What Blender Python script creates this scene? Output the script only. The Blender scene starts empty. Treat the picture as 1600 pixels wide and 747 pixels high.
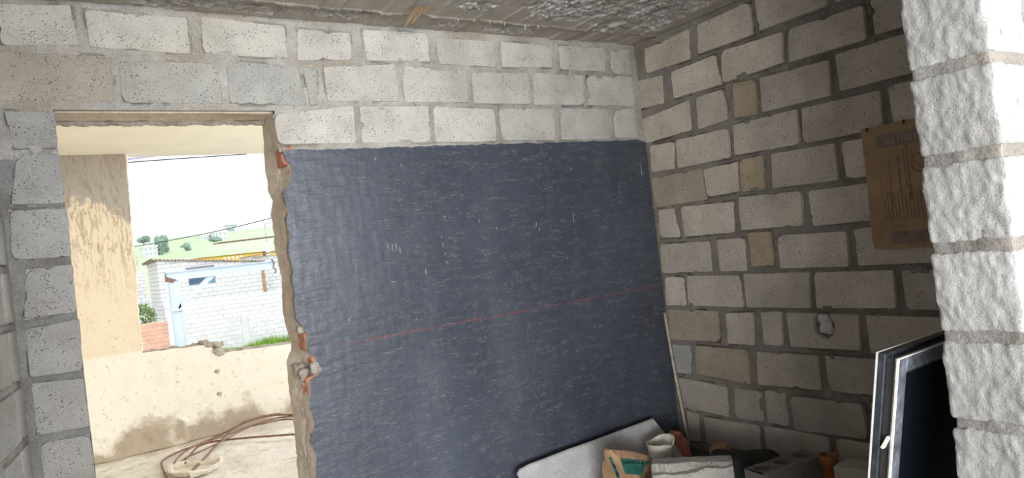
import bpy, bmesh, math, random
import numpy as np
from mathutils import Matrix, Vector

# ------------------------------------------------------------------ camera, sky, sun, exposure
scene = bpy.context.scene
COL = scene.collection
cam_data = bpy.data.cameras.new('camera')
cam_data.sensor_fit = 'HORIZONTAL'
cam_data.sensor_width = 36.0
cam_data.lens = 1108.558 / 1600.0 * 36.0
cam_data.clip_start = 0.02
cam_data.clip_end = 2000
camera = bpy.data.objects.new('camera', cam_data)
COL.objects.link(camera)
_r = Vector((0.82704482, -0.54967268, -0.11771494))
_u = Vector((0.09524884, -0.06935033, 0.99303484))
_f = Vector((0.55400769, 0.83249653, 0.00500015))
CAM = Vector((-3.24828, -3.23415, 1.39764))
camera.matrix_world = Matrix(((_r.x, _u.x, -_f.x, CAM.x), (_r.y, _u.y, -_f.y, CAM.y),
                              (_r.z, _u.z, -_f.z, CAM.z), (0, 0, 0, 1)))
scene.camera = camera

world = bpy.data.worlds.new('overcast_sky')
scene.world = world
world.use_nodes = True
_bg = world.node_tree.nodes['Background']
_bg.inputs[0].default_value = (0.93, 0.97, 1.0, 1)
_bg.inputs[1].default_value = 1.2

sun_data = bpy.data.lights.new('veiled_sun', 'SUN')
sun_data.energy = 1.45
sun_data.angle = math.radians(40)
sun_data.color = (1.0, 0.97, 0.92)
sun = bpy.data.objects.new('veiled_sun', sun_data)
COL.objects.link(sun)
sun.rotation_euler = Vector((0.16, 0.86, -0.45)).to_track_quat('-Z', 'Y').to_euler()
sun.location = (-3, -8, 6)

# daylight from the open side of the far room, out of sight to the right of the doorway
far_data = bpy.data.lights.new('far_room_daylight', 'AREA')
far_data.shape = 'RECTANGLE'
far_data.size = 3.0
far_data.size_y = 2.2
far_data.energy = 110
far_data.color = (1.0, 0.98, 0.95)
far_day = bpy.data.objects.new('far_room_daylight', far_data)
COL.objects.link(far_day)
far_day.location = (0.9, 1.9, 1.4)
far_day.rotation_euler = Vector((-1, 0, 0)).to_track_quat('-Z', 'Z').to_euler()

# daylight from the wide open side of the building behind the camera
day_data = bpy.data.lights.new('open_side_daylight', 'AREA')
day_data.shape = 'RECTANGLE'
day_data.size = 14.0
day_data.size_y = 2.2
day_data.energy = 2900
day_data.color = (0.97, 0.985, 1.0)
day = bpy.data.objects.new('open_side_daylight', day_data)
COL.objects.link(day)
day.location = (-5.2, -11.0, 1.3)
day.rotation_euler = Vector((0.15, 1, 0.02)).to_track_quat('-Z', 'Z').to_euler()

vs = scene.view_settings
vs.view_transform = 'Standard'
vs.look = 'None'
vs.exposure = 0.0
vs.gamma = 1.0
vs.use_curve_mapping = False

R = random.Random(7)

# ------------------------------------------------------------------ noise helpers (numpy)
def _hash(ix, iy, iz, seed):
    h = (ix * 374761393 + iy * 668265263 + iz * 2147483647 + seed * 974711) & 0xFFFFFFFF
    h = ((h ^ (h >> 13)) * 1274126177) & 0xFFFFFFFF
    h = h ^ (h >> 16)
    return (h & 0xFFFF) / 65535.0

def noise3(x, y, z, seed=0):
    x, y, z = np.broadcast_arrays(np.asarray(x, float), np.asarray(y, float), np.asarray(z, float))
    fx, fy, fz = np.floor(x), np.floor(y), np.floor(z)
    ix, iy, iz = fx.astype(np.int64), fy.astype(np.int64), fz.astype(np.int64)
    tx, ty, tz = x - fx, y - fy, z - fz
    tx, ty, tz = [t * t * (3 - 2 * t) for t in (tx, ty, tz)]
    out = 0
    for a in (0, 1):
        for b in (0, 1):
            for c in (0, 1):
                w = (tx if a else 1 - tx) * (ty if b else 1 - ty) * (tz if c else 1 - tz)
                out = out + w * _hash(ix + a, iy + b, iz + c, seed)
    return out * 2 - 1

def fbm(x, y, z, seed=0, oct=3):
    s, a, n = 0, 1.0, 0
    for i in range(oct):
        s = s + a * noise3(x * 2 ** i, y * 2 ** i, z * 2 ** i, seed + i)
        n += a
        a *= 0.5
    return s / n

# ------------------------------------------------------------------ mesh helpers
class MB:
    """collects grids, boxes, tubes into one mesh"""
    def __init__(s):
        s.v = []; s.f = []; s.m = []; s.n = 0
    def add(s, v, f, m=0):
        v = np.asarray(v, float).reshape(-1, 3)
        s.v.append(v)
        b = s.n
        for q in f:
            s.f.append(tuple(i + b for i in q))
        s.m += [m] * len(f)
        s.n += len(v)
        return s
    def grid(s, P, m=0, flip=False, mat_fn=None):
        n, k = P.shape[:2]
        idx = np.arange(n * k).reshape(n, k)
        a, b, c, d = idx[:-1, :-1].ravel(), idx[1:, :-1].ravel(), idx[1:, 1:].ravel(), idx[:-1, 1:].ravel()
        q = np.stack([a, d, c, b] if flip else [a, b, c, d], 1)
        s.v.append(P.reshape(-1, 3))
        s.f += [tuple(t) for t in (q + s.n).tolist()]
        s.m += [m] * len(q) if mat_fn is None else mat_fn
        s.n += n * k
        return s
    def box(s, x0, x1, y0, y1, z0, z1, m=0):
        v = [(x, y, z) for z in (z0, z1) for y in (y0, y1) for x in (x0, x1)]
        return s.add(v, [(0, 2, 3, 1), (4, 5, 7, 6), (0, 1, 5, 4), (2, 6, 7, 3), (0, 4, 6, 2), (1, 3, 7, 5)], m)
    def prism(s, pts, off, m=0):
        n = len(pts)
        v = [tuple(p) for p in pts] + [tuple(np.add(p, off)) for p in pts]
        f = [tuple(range(n))[::-1], tuple(range(n, 2 * n))] + [(i, (i + 1) % n, (i + 1) % n + n, i + n) for i in range(n)]
        return s.add(v, f, m)
    def tube(s, path, rad, k=8, m=0, cap=True):
        P = np.asarray(path, float)
        n = len(P)
        rad = np.full(n, rad) if np.isscalar(rad) else np.asarray(rad)
        T = np.gradient(P, axis=0)
        T /= np.linalg.norm(T, axis=1)[:, None] + 1e-12
        ref = np.array([0.0, 0, 1]) if abs(T[0][2]) < 0.9 else np.array([1.0, 0, 0])
        v = []
        for i in range(n):
            a = np.cross(T[i], ref); a /= np.linalg.norm(a) + 1e-12
            b = np.cross(T[i], a)
            ref = np.cross(a, T[i])
            for j in range(k):
                t = 2 * math.pi * j / k
                v.append(P[i] + rad[i] * (math.cos(t) * a + math.sin(t) * b))
        f = [(i * k + j, i * k + (j + 1) % k, (i + 1) * k + (j + 1) % k, (i + 1) * k + j) for i in range(n - 1) for j in range(k)]
        if cap:
            f += [tuple(range(k))[::-1], tuple(range((n - 1) * k, n * k))]
        return s.add(v, f, m)
    def lathe(s, prof, c, k=20, m=0, axis=None):
        v = []
        A = axis if axis is not None else Matrix.Identity(3)
        for r, z in prof:
            for j in range(k):
                t = 2 * math.pi * j / k
                q = A @ Vector((r * math.cos(t), r * math.sin(t), z))
                v.append((c[0] + q.x, c[1] + q.y, c[2] + q.z))
        n = len(prof)
        f = [(i * k + j, i * k + (j + 1) % k, (i + 1) * k + (j + 1) % k, (i + 1) * k + j) for i in range(n - 1) for j in range(k)]
        return s.add(v, f, m)
    def mesh(s, name, smooth=True):
        me = bpy.data.meshes.new(name)
        V = np.concatenate(s.v)
        me.from_pydata(V.tolist(), [], s.f)
        if len(set(s.m)) > 1:
            me.polygons.foreach_set('material_index', np.array(s.m, np.int32))
        me.polygons.foreach_set('use_smooth', np.full(len(s.f), smooth))
        me.update()
        return me
    def obj(s, name, mats, parent=None, smooth=True, loc=None, color=None):
        me = s.mesh(name, smooth)
        if not isinstance(mats, (list, tuple)):
            mats = [mats]
        for m in mats:
            me.materials.append(m)
        o = bpy.data.objects.new(name, me)
        COL.objects.link(o)
        if parent is not None:
            o.parent = parent
        if loc is not None:
            o.location = loc
        if color is not None:
            o.color = (*color, 1)
        return o

def tag(o, label=None, cat=None, group=None, kind=None):
    if label: o['label'] = label
    if cat: o['category'] = cat
    if group: o['group'] = group
    if kind: o['kind'] = kind
    return o

def empty(name, loc=(0, 0, 0), label=None, cat=None, group=None, kind=None, rz=0):
    o = bpy.data.objects.new(name, None)
    o.empty_display_size = 0.05
    COL.objects.link(o)
    o.location = loc
    o.rotation_euler = (0, 0, rz)
    return tag(o, label, cat, group, kind)

def rough_box(size, res, amp, seed=0, round_=0.008, freq=40.0, shaper=None, faces=None):
    """closed box of given size centred on the origin, gridded and displaced by noise"""
    sx, sy, sz = size
    nx, ny, nz = [max(2, int(round(s / res)) + 1) for s in size]
    ax, ay, az = [np.linspace(-s / 2, s / 2, n) for s, n in zip(size, (nx, ny, nz))]
    mb = MB()
    H = np.array(size) / 2
    def finish(P, flip):
        Q = P.copy()
        C = np.clip(Q, -(H - round_), H - round_)
        D = Q - C
        L = np.linalg.norm(D, axis=-1, keepdims=True)
        N = D / np.maximum(L, 1e-9)
        Q = C + N * round_
        n = fbm(Q[..., 0] * freq + seed * 3.1, Q[..., 1] * freq, Q[..., 2] * freq, seed)
        Q = Q + N * (amp * n)[..., None]
        if shaper: Q = shaper(Q, N)
        mb.grid(Q, 0, flip)
    for sgn in (-1, 1):
        Y, Z = np.meshgrid(ay, az, indexing='ij')
        finish(np.stack([np.full_like(Y, sgn * sx / 2), Y, Z], -1), sgn < 0)
        X, Z = np.meshgrid(ax, az, indexing='ij')
        finish(np.stack([X, np.full_like(X, sgn * sy / 2), Z], -1), sgn > 0)
        X, Y = np.meshgrid(ax, ay, indexing='ij')
        finish(np.stack([X, Y, np.full_like(X, sgn * sz / 2)], -1), sgn < 0)
    return mb

# ------------------------------------------------------------------ material helpers
class NT:
    def __init__(s, name, rough=0.9, spec=0.3):
        s.mat = bpy.data.materials.new(name)
        s.mat.use_nodes = True
        s.t = s.mat.node_tree
        s.b = s.t.nodes['Principled BSDF']
        s.b.inputs['Roughness'].default_value = rough
        s.b.inputs['Specular IOR Level'].default_value = spec
        s._pos = None
    def n(s, typ, **kw):
        nd = s.t.nodes.new(typ)
        for k, v in kw.items():
            setattr(nd, k, v)
        return nd
    def l(s, a, b): s.t.links.new(a, b)
    def put(s, sock, v):
        if v is None: return
        if hasattr(v, 'links') or isinstance(v, bpy.types.NodeSocket):
            s.l(v, sock)
        else:
            sock.default_value = v
    @property
    def pos(s):
        if s._pos is None:
            s._pos = s.n('ShaderNodeNewGeometry').outputs['Position']
        return s._pos
    def objpos(s):
        return s.n('ShaderNodeTexCoord').outputs['Object']
    def xyz(s, v=None):
        nd = s.n('ShaderNodeSeparateXYZ'); s.l(v or s.pos, nd.inputs[0]); return nd.outputs
    def map(s, scale, v=None, rot=(0, 0, 0)):
        nd = s.n('ShaderNodeMapping'); s.l(v or s.pos, nd.inputs[0])
        nd.inputs['Scale'].default_value = scale; nd.inputs['Rotation'].default_value = rot
        return nd.outputs[0]
    def noise(s, scale, detail=3, rough=0.55, v=None, dist=0.0):
        nd = s.n('ShaderNodeTexNoise'); s.l(v or s.pos, nd.inputs['Vector'])
        nd.inputs['Scale'].default_value = scale; nd.inputs['Detail'].default_value = detail
        nd.inputs['Roughness'].default_value = rough; nd.inputs['Distortion'].default_value = dist
        return nd.outputs[0]
    def voro(s, scale, v=None, feat='F1'):
        nd = s.n('ShaderNodeTexVoronoi', feature=feat); s.l(v or s.pos, nd.inputs['Vector'])
        nd.inputs['Scale'].default_value = scale
        return nd.outputs[0]
    def math(s, op, a, b=None, c=None):
        nd = s.n('ShaderNodeMath', operation=op)
        s.put(nd.inputs[0], a); s.put(nd.inputs[1], b); s.put(nd.inputs[2], c)
        return nd.outputs[0]
    def step(s, v, lo, hi, a=0.0, b=1.0):
        nd = s.n('ShaderNodeMapRange'); s.put(nd.inputs[0], v)
        nd.inputs[1].default_value = lo; nd.inputs[2].default_value = hi
        nd.inputs[3].default_value = a; nd.inputs[4].default_value = b
        return nd.outputs[0]
    def mix(s, fac, a, b, mode='MIX'):
        nd = s.n('ShaderNodeMix', data_type='RGBA', blend_type=mode)
        s.put(nd.inputs[0], fac)
        s.put(nd.inputs[6], (*a, 1) if isinstance(a, tuple) and len(a) == 3 else a)
        s.put(nd.inputs[7], (*b, 1) if isinstance(b, tuple) and len(b) == 3 else b)
        return nd.outputs[2]
    def gain(s, col, fac):
        nd = s.n('ShaderNodeVectorMath', operation='SCALE')
        s.put(nd.inputs[0], col if not isinstance(col, tuple) else col[:3]); s.put(nd.inputs['Scale'], fac)
        return nd.outputs[0]
    def objcol(s):
        return s.n('ShaderNodeObjectInfo').outputs['Color']
    def color(s, c):
        s.put(s.b.inputs['Base Color'], (*c, 1) if isinstance(c, tuple) and len(c) == 3 else c)
    def bump(s, h, dist=0.004, strength=1.0):
        nd = s.n('ShaderNodeBump'); s.put(nd.inputs['Height'], h)
        nd.inputs['Distance'].default_value = dist; nd.inputs['Strength'].default_value = strength
        s.l(nd.outputs[0], s.b.inputs['Normal'])

def mat_block(name, pit=0.45, bumpd=0.004, pitscale=105, wash=0.5, crater=0.7):
    k = NT(name)
    base = k.objcol()
    v1 = k.step(k.noise(5, 4), 0.3, 0.7, 0.84, 1.12)
    v2 = k.step(k.noise(230, 3, 0.75), 0.3, 0.7, 0.80, 1.17)
    c = k.gain(base, k.math('MULTIPLY', v1, v2))
    warm = k.mix(k.step(k.noise(2.7, 3), 0.48, 0.7, 0, wash), c, k.mix(1.0, c, (0.92, 0.84, 0.74), 'MULTIPLY'))
    d = k.noise(4, 2)
    vor = k.voro(pitscale)
    msk = k.step(k.noise(16, 3), 0.42, 0.58)
    p = k.math('MULTIPLY', k.step(vor, 0.16, 0.27, 1, 0), msk)
    p = k.math('MAXIMUM', p, k.math('MULTIPLY', k.math('MULTIPLY', k.step(k.voro(pitscale * 2.3), 0.2, 0.3, 1, 0), k.step(k.noise(9, 3), 0.42, 0.6)), 0.75))
    c = k.mix(k.math('MULTIPLY', p, pit), warm, (0.07, 0.06, 0.055))
    k.color(c)
    h = k.math('ADD', k.math('MULTIPLY', k.noise(190, 4, 0.7), 0.5), k.math('MULTIPLY', k.noise(45, 3), 0.6))
    h = k.math('SUBTRACT', h, k.math('MULTIPLY', p, crater))
    k.bump(h, bumpd, 0.9)
    return k.mat

def mat_plain(name, col, rough=0.8, spec=0.3, var=0.12, scale=8, bumpd=0.001, bscale=120, metallic=0.0, use_obj=False):
    k = NT(name, rough, spec)
    base = k.objcol() if use_obj else (*col, 1)
    k.color(k.gain(base, k.math('MULTIPLY', k.step(k.noise(scale, 4), 0.3, 0.7, 1 - var, 1 + var), k.step(k.noise(bscale, 2), 0.3, 0.7, 1 - var / 2, 1 + var / 2))))
    k.b.inputs['Metallic'].default_value = metallic
    if bumpd: k.bump(k.noise(bscale, 3), bumpd, 0.8)
    return k.mat

M = {}
M['block'] = mat_block('concrete_block', pit=0.72, bumpd=0.004, pitscale=88)
M['block_rough'] = mat_block('limewashed_block_end', pit=0.12, bumpd=0.005, pitscale=80, wash=0.2, crater=0.15)
M['far_block'] = mat_plain('pale_block_far', None, var=0.05, scale=1.5, bumpd=0, use_obj=True)

def mat_mortar():
    k = NT('mortar')
    c = k.gain(k.objcol(), k.math('MULTIPLY', k.step(k.noise(7, 4), 0.3, 0.7, 0.75, 1.2), k.step(k.noise(130, 3), 0.3, 0.7, 0.8, 1.18)))
    k.color(k.mix(k.step(k.noise(3.3, 2), 0.45, 0.65), c, k.mix(1.0, c, (0.95, 0.88, 0.80), 'MULTIPLY')))
    k.bump(k.noise(110, 4, 0.7), 0.005, 1.0)
    return k.mat
M['mortar'] = mat_mortar()

def mat_navy():
    k = NT('navy_textured_paint', 0.40, 0.5)
    x, y, z = k.xyz()
    # horizontal and vertical trowel ridges
    hn = k.noise(1.0, 3, 0.6, k.map((11, 11, 110)), 0.4)
    vn = k.noise(1.0, 2, 0.6, k.map((150, 150, 14)), 0.4)
    hr = k.step(k.math('ABSOLUTE', k.math('SUBTRACT', hn, 0.5)), 0.004, 0.02, 1, 0)
    vr = k.step(k.math('ABSOLUTE', k.math('SUBTRACT', vn, 0.5)), 0.0, 0.012, 1, 0)
    hmask = k.step(k.noise(1.0, 4, 0.6, k.map((8, 8, 26))), 0.47, 0.58)
    vmask = k.step(k.noise(5.2, 3, v=k.map((1, 1, 0.5))), 0.56, 0.68)
    ridge = k.math('MAXIMUM', k.math('MULTIPLY', hr, hmask), k.math('MULTIPLY', vr, vmask))
    base = k.mix(k.step(k.noise(1.6, 4), 0.35, 0.68), (0.046, 0.053, 0.073), (0.066, 0.077, 0.107))
    base = k.mix(k.step(k.noise(60, 3), 0.35, 0.7, 0, 0.35), base, (0.085, 0.093, 0.115))
    dust = k.math('MULTIPLY', k.step(k.noise(2.2, 4, 0.6, k.map((1, 1, 0.35))), 0.52, 0.75), 0.22)
    base = k.mix(dust, base, (0.19, 0.195, 0.21))
    base = k.mix(k.math('MULTIPLY', ridge, 0.72), base, (0.36, 0.37, 0.39))
    # red chalk line
    zz = k.math('ADD', z, k.step(k.noise(3, 2), 0, 1, -0.008, 0.008))
    ln = k.step(k.math('ABSOLUTE', k.math('SUBTRACT', zz, 1.018)), 0.003, 0.009, 1, 0)
    ln = k.math('MULTIPLY', ln, k.step(k.noise(14, 3), 0.3, 0.65, 0.05, 0.5))
    ln = k.math('MULTIPLY', ln, k.step(x, -2.2, -2.05))
    base = k.mix(ln, base, (0.24, 0.075, 0.07))
    specks = k.math('MULTIPLY', k.step(k.voro(38), 0.05, 0.10, 1, 0), k.step(k.noise(6, 2), 0.5, 0.6))
    base = k.mix(k.math('MULTIPLY', specks, 0.6), base, (0.5, 0.5, 0.5))
    k.color(base)
    k.bump(k.math('ADD', k.math('MULTIPLY', ridge, 0.5), k.math('MULTIPLY', k.noise(110, 3), 0.5)), 0.0025, 0.7)
    return k.mat
M['navy'] = mat_navy()

def mat_ceil(name, a, b, bd):
    k = NT(name)
    g = k.noise(1.0, 3, 0.6, k.map((70, 5, 5)))
    c = k.mix(k.step(k.noise(9, 4), 0.35, 0.68), a, b)
    c = k.gain(c, k.math('MULTIPLY', k.step(g, 0.3, 0.7, 0.92, 1.07), k.step(k.noise(150, 3), 0.3, 0.7, 0.8, 1.2)))
    k.color(c)
    k.bump(k.noise(130, 4, 0.7), bd, 1.0)
    return k.mat
M['ceil'] = mat_ceil('board_marked_concrete', (0.47, 0.42, 0.36), (0.57, 0.515, 0.45), 0.004)
M['ceil_rough'] = mat_ceil('honeycombed_concrete', (0.44, 0.40, 0.355), (0.86, 0.83, 0.79), 0.007)

def mat_cream():
    k = NT('stained_cream_plaster')
    x, y, z = k.xyz()
    n = k.noise(3.0, 5, 0.6)
    c = k.mix(k.step(k.noise(8, 4), 0.4, 0.7, 0, 0.5), (0.82, 0.78, 0.69), (0.75, 0.69, 0.58))
    # splashed mud near the floor
    low = k.math('MULTIPLY', k.step(k.math('ADD', z, k.step(n, 0.25, 0.75, 0.26, -0.26)), 0.10, 0.24, 1, 0), 0.85)
    c = k.mix(low, c, (0.36, 0.29, 0.21))
    # pier: patched grey render at the top, runs below it
    pier = k.math('MULTIPLY', k.step(x, -2.56, -2.53, 1, 0), k.step(z, 0.84, 0.86))
    c = k.mix(k.math('MULTIPLY', pier, 0.7), c, (0.74, 0.62, 0.44))
    top = k.math('MULTIPLY', pier, k.step(k.math('ADD', z, k.step(k.noise(4.5, 4), 0.25, 0.75, -0.35, 0.35)), 2.08, 2.16))
    c = k.mix(top, c, (0.43, 0.40, 0.365))
    run = k.step(k.noise(1.0, 4, 0.6, k.map((30, 30, 6)), 1.6), 0.50, 0.60)
    runm = k.math('MULTIPLY', k.step(z, 1.25, 1.75), pier)
    c = k.mix(k.math('MULTIPLY', k.math('MULTIPLY', run, runm), 0.6), c, (0.33, 0.255, 0.17))
    sp = k.math('MULTIPLY', k.step(k.noise(26, 4, 0.65), 0.62, 0.68), 0.55)
    c = k.mix(sp, c, (0.40, 0.32, 0.23))
    k.color(c)
    k.bump(k.noise(50, 4), 0.003, 0.7)
    return k.mat
M['cream'] = mat_cream()
M['cream_ceiling'] = mat_plain('cream_ceiling_paint', (0.84, 0.80, 0.68), var=0.04, scale=2, bumpd=0.0005)

def mat_floor():
    k = NT('dusty_concrete_floor')
    x, y, z = k.xyz()
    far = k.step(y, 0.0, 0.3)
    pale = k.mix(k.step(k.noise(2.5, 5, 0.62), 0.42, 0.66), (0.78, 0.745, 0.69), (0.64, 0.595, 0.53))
    pale = k.mix(k.math('MULTIPLY', k.step(k.noise(9, 5, 0.65), 0.55, 0.64), 0.6), pale, (0.42, 0.37, 0.31))
    edge = k.math('MULTIPLY', k.step(k.math('ADD', y, k.step(k.noise(6, 3), 0.2, 0.8, -0.25, 0.25)), 3.4, 3.6), k.step(x, -1.7, -2.1))
    pale = k.mix(k.math('MULTIPLY', edge, 0.75), pale, (0.40, 0.33, 0.24))
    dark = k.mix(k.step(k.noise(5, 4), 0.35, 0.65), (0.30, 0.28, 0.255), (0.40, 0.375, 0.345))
    corner_shade = k.math('MULTIPLY', k.step(k.math('ADD', x, k.step(k.noise(7, 3), 0.2, 0.8, -0.15, 0.15)), -1.0, -0.75), k.step(y, -1.6, -1.3))  # shade on the floor of the debris corner, painted into its colour
    dark = k.mix(corner_shade, dark, (0.085, 0.075, 0.065))
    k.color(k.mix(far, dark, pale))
    k.bump(k.noise(60, 4), 0.004, 0.8)
    return k.mat
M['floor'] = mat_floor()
M['reveal'] = mat_ceil('broken_render', (0.60, 0.51, 0.42), (0.76, 0.68, 0.59), 0.008)
M['rubble'] = mat_ceil('broken_concrete', (0.40, 0.35, 0.30), (0.60, 0.55, 0.49), 0.010)
M['brick'] = mat_plain('fired_clay', (0.46, 0.20, 0.125), var=0.25, scale=22, bumpd=0.004)
M['brick_far'] = mat_plain('pale_brick_far', None, var=0.15, scale=4, bumpd=0, use_obj=True)
M['board'] = mat_plain('fibre_cement_board', (0.47, 0.47, 0.47), var=0.2, scale=6, bumpd=0.002, bscale=60)
M['kraft'] = mat_plain('kraft_paper', (0.46, 0.29, 0.165), var=0.16, scale=9, bumpd=0.003, bscale=45)
M['kraft_wall'] = mat_plain('dusty_kraft_paper', (0.36, 0.235, 0.135), var=0.14, scale=6, bumpd=0.003, bscale=30)
M['print_dark'] = mat_plain('faded_brown_print', (0.20, 0.14, 0.095), var=0.2, scale=14, bumpd=0)
M['print_grey'] = mat_plain('faded_grey_print', (0.225, 0.17, 0.13), var=0.25, scale=22, bumpd=0)
M['print_pale'] = mat_plain('pale_print', (0.34, 0.27, 0.21), var=0.2, scale=22, bumpd=0)
M['green'] = mat_plain('green_print', (0.028, 0.15, 0.12), var=0.25, scale=25, bumpd=0.001)
M['ink'] = mat_plain('dark_green_ink', (0.008, 0.03, 0.032), var=0.2, scale=25, bumpd=0)
M['plastic_grey'] = mat_plain('grey_plastic_film', (0.30, 0.26, 0.215), rough=0.5, var=0.3, scale=22, bumpd=0.006, bscale=35)
M['pvc_white'] = mat_plain('dirty_white_pvc', (0.74, 0.69, 0.59), rough=0.55, spec=0.4, var=0.2, scale=18, bumpd=0.001)
M['pvc_orange'] = mat_plain('orange_pvc', (0.27, 0.10, 0.025), rough=0.4, spec=0.5, var=0.1, scale=12, bumpd=0)
M['black_rubber'] = mat_plain('black_rubber', (0.018, 0.018, 0.018), rough=0.55, var=0.3, scale=20)
M['cloth_dark'] = mat_plain('dark_green_cloth', (0.030, 0.038, 0.032), var=0.3, scale=20, bumpd=0.006, bscale=60)
M['wood'] = mat_ceil('weathered_wood', (0.30, 0.205, 0.125), (0.52, 0.40, 0.27), 0.004)
M['wood_dark'] = mat_ceil('old_lintel_wood', (0.58, 0.48, 0.37), (0.72, 0.62, 0.50), 0.004)
M['pipe'] = mat_plain('pale_conduit', (0.50, 0.44, 0.35), var=0.25, scale=22, bumpd=0.002)
M['rust'] = mat_plain('rusty_steel', (0.23, 0.135, 0.10), rough=0.75, var=0.3, scale=25, bumpd=0.002)
M['aluminium'] = mat_plain('scratched_dark_frame', (0.16, 0.18, 0.22), rough=0.24, spec=0.6, var=0.35, scale=25, bumpd=0.0015, bscale=70, metallic=0.85)
M['sash'] = mat_plain('scratched_aluminium_sash', (0.36, 0.39, 0.46), rough=0.3, spec=0.6, var=0.4, scale=30, bumpd=0.0015, bscale=70, metallic=0.7)
M['frame_dark'] = mat_plain('dark_frame_channel', (0.045, 0.042, 0.04), rough=0.45, var=0.25, scale=20, bumpd=0.001)
M['frame_white'] = mat_plain('white_frame_edge', (0.72, 0.70, 0.64), rough=0.45, var=0.15, scale=30, bumpd=0.001)
M['glass_dark'] = mat_plain('tinted_glass', (0.006, 0.008, 0.012), rough=0.12, spec=0.5, var=0.1, scale=5, bumpd=0)
M['white_paint'] = mat_plain('white_paint_smear', (0.27, 0.27, 0.265), var=0.2, scale=40, bumpd=0)
M['steel_blue'] = mat_plain('pale_blue_painted_steel', (0.66, 0.76, 0.86), rough=0.5, var=0.06, scale=3, bumpd=0)
M['roof_grey'] = mat_plain('weathered_roof_sheet', (0.40, 0.33, 0.27), var=0.3, scale=3, bumpd=0)
M['window_blue'] = mat_plain('blue_window_glass', (0.07, 0.13, 0.24), rough=0.3, spec=0.5, var=0.2, scale=1.2, bumpd=0)
M['pane_blue'] = mat_plain('bright_blue_pane', (0.10, 0.28, 0.55), rough=0.3, spec=0.5, var=0.2, scale=1.2, bumpd=0)
M['grey_lintel'] = mat_plain('grey_lintel_far', (0.26, 0.29, 0.33), var=0.1, scale=2, bumpd=0)
M['concrete_far'] = mat_plain('concrete_far', (0.74, 0.76, 0.77), var=0.08, scale=2, bumpd=0)
M['post_brown'] = mat_plain('brown_timber_far', (0.45, 0.27, 0.15), var=0.2, scale=4, bumpd=0)
M['yellow'] = mat_plain('yellow_house_paint', (0.86, 0.60, 0.12), var=0.08, scale=0.5, bumpd=0)
M['white_far'] = mat_plain('white_house_far', (0.80, 0.80, 0.80), var=0.05, scale=0.3, bumpd=0)
M['blue_far'] = mat_plain('grey_blue_far', (0.42, 0.50, 0.60), var=0.08, scale=0.3, bumpd=0)
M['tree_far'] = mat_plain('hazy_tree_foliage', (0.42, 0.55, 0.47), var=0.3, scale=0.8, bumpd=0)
M['bush'] = mat_plain('bush_leaves', (0.20, 0.27, 0.10), var=0.4, scale=14, bumpd=0)
M['grass'] = mat_plain('bright_grass', (0.26, 0.46, 0.07), var=0.3, scale=2.5, bumpd=0)
M['ground'] = mat_plain('bare_ground', (0.45, 0.40, 0.32), var=0.2, scale=0.6, bumpd=0)
M['cable'] = mat_plain('dark_cable', (0.055, 0.05, 0.06), var=0.1, bumpd=0)
M['cable_lilac'] = mat_plain('lilac_cable', (0.42, 0.40, 0.62), var=0.1, bumpd=0)

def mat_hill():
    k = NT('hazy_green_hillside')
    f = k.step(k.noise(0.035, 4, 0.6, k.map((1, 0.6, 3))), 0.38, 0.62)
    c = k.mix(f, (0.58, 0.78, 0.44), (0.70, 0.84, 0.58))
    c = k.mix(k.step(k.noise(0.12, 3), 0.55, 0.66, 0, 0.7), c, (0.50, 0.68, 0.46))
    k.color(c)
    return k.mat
M['hill'] = mat_hill()

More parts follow.
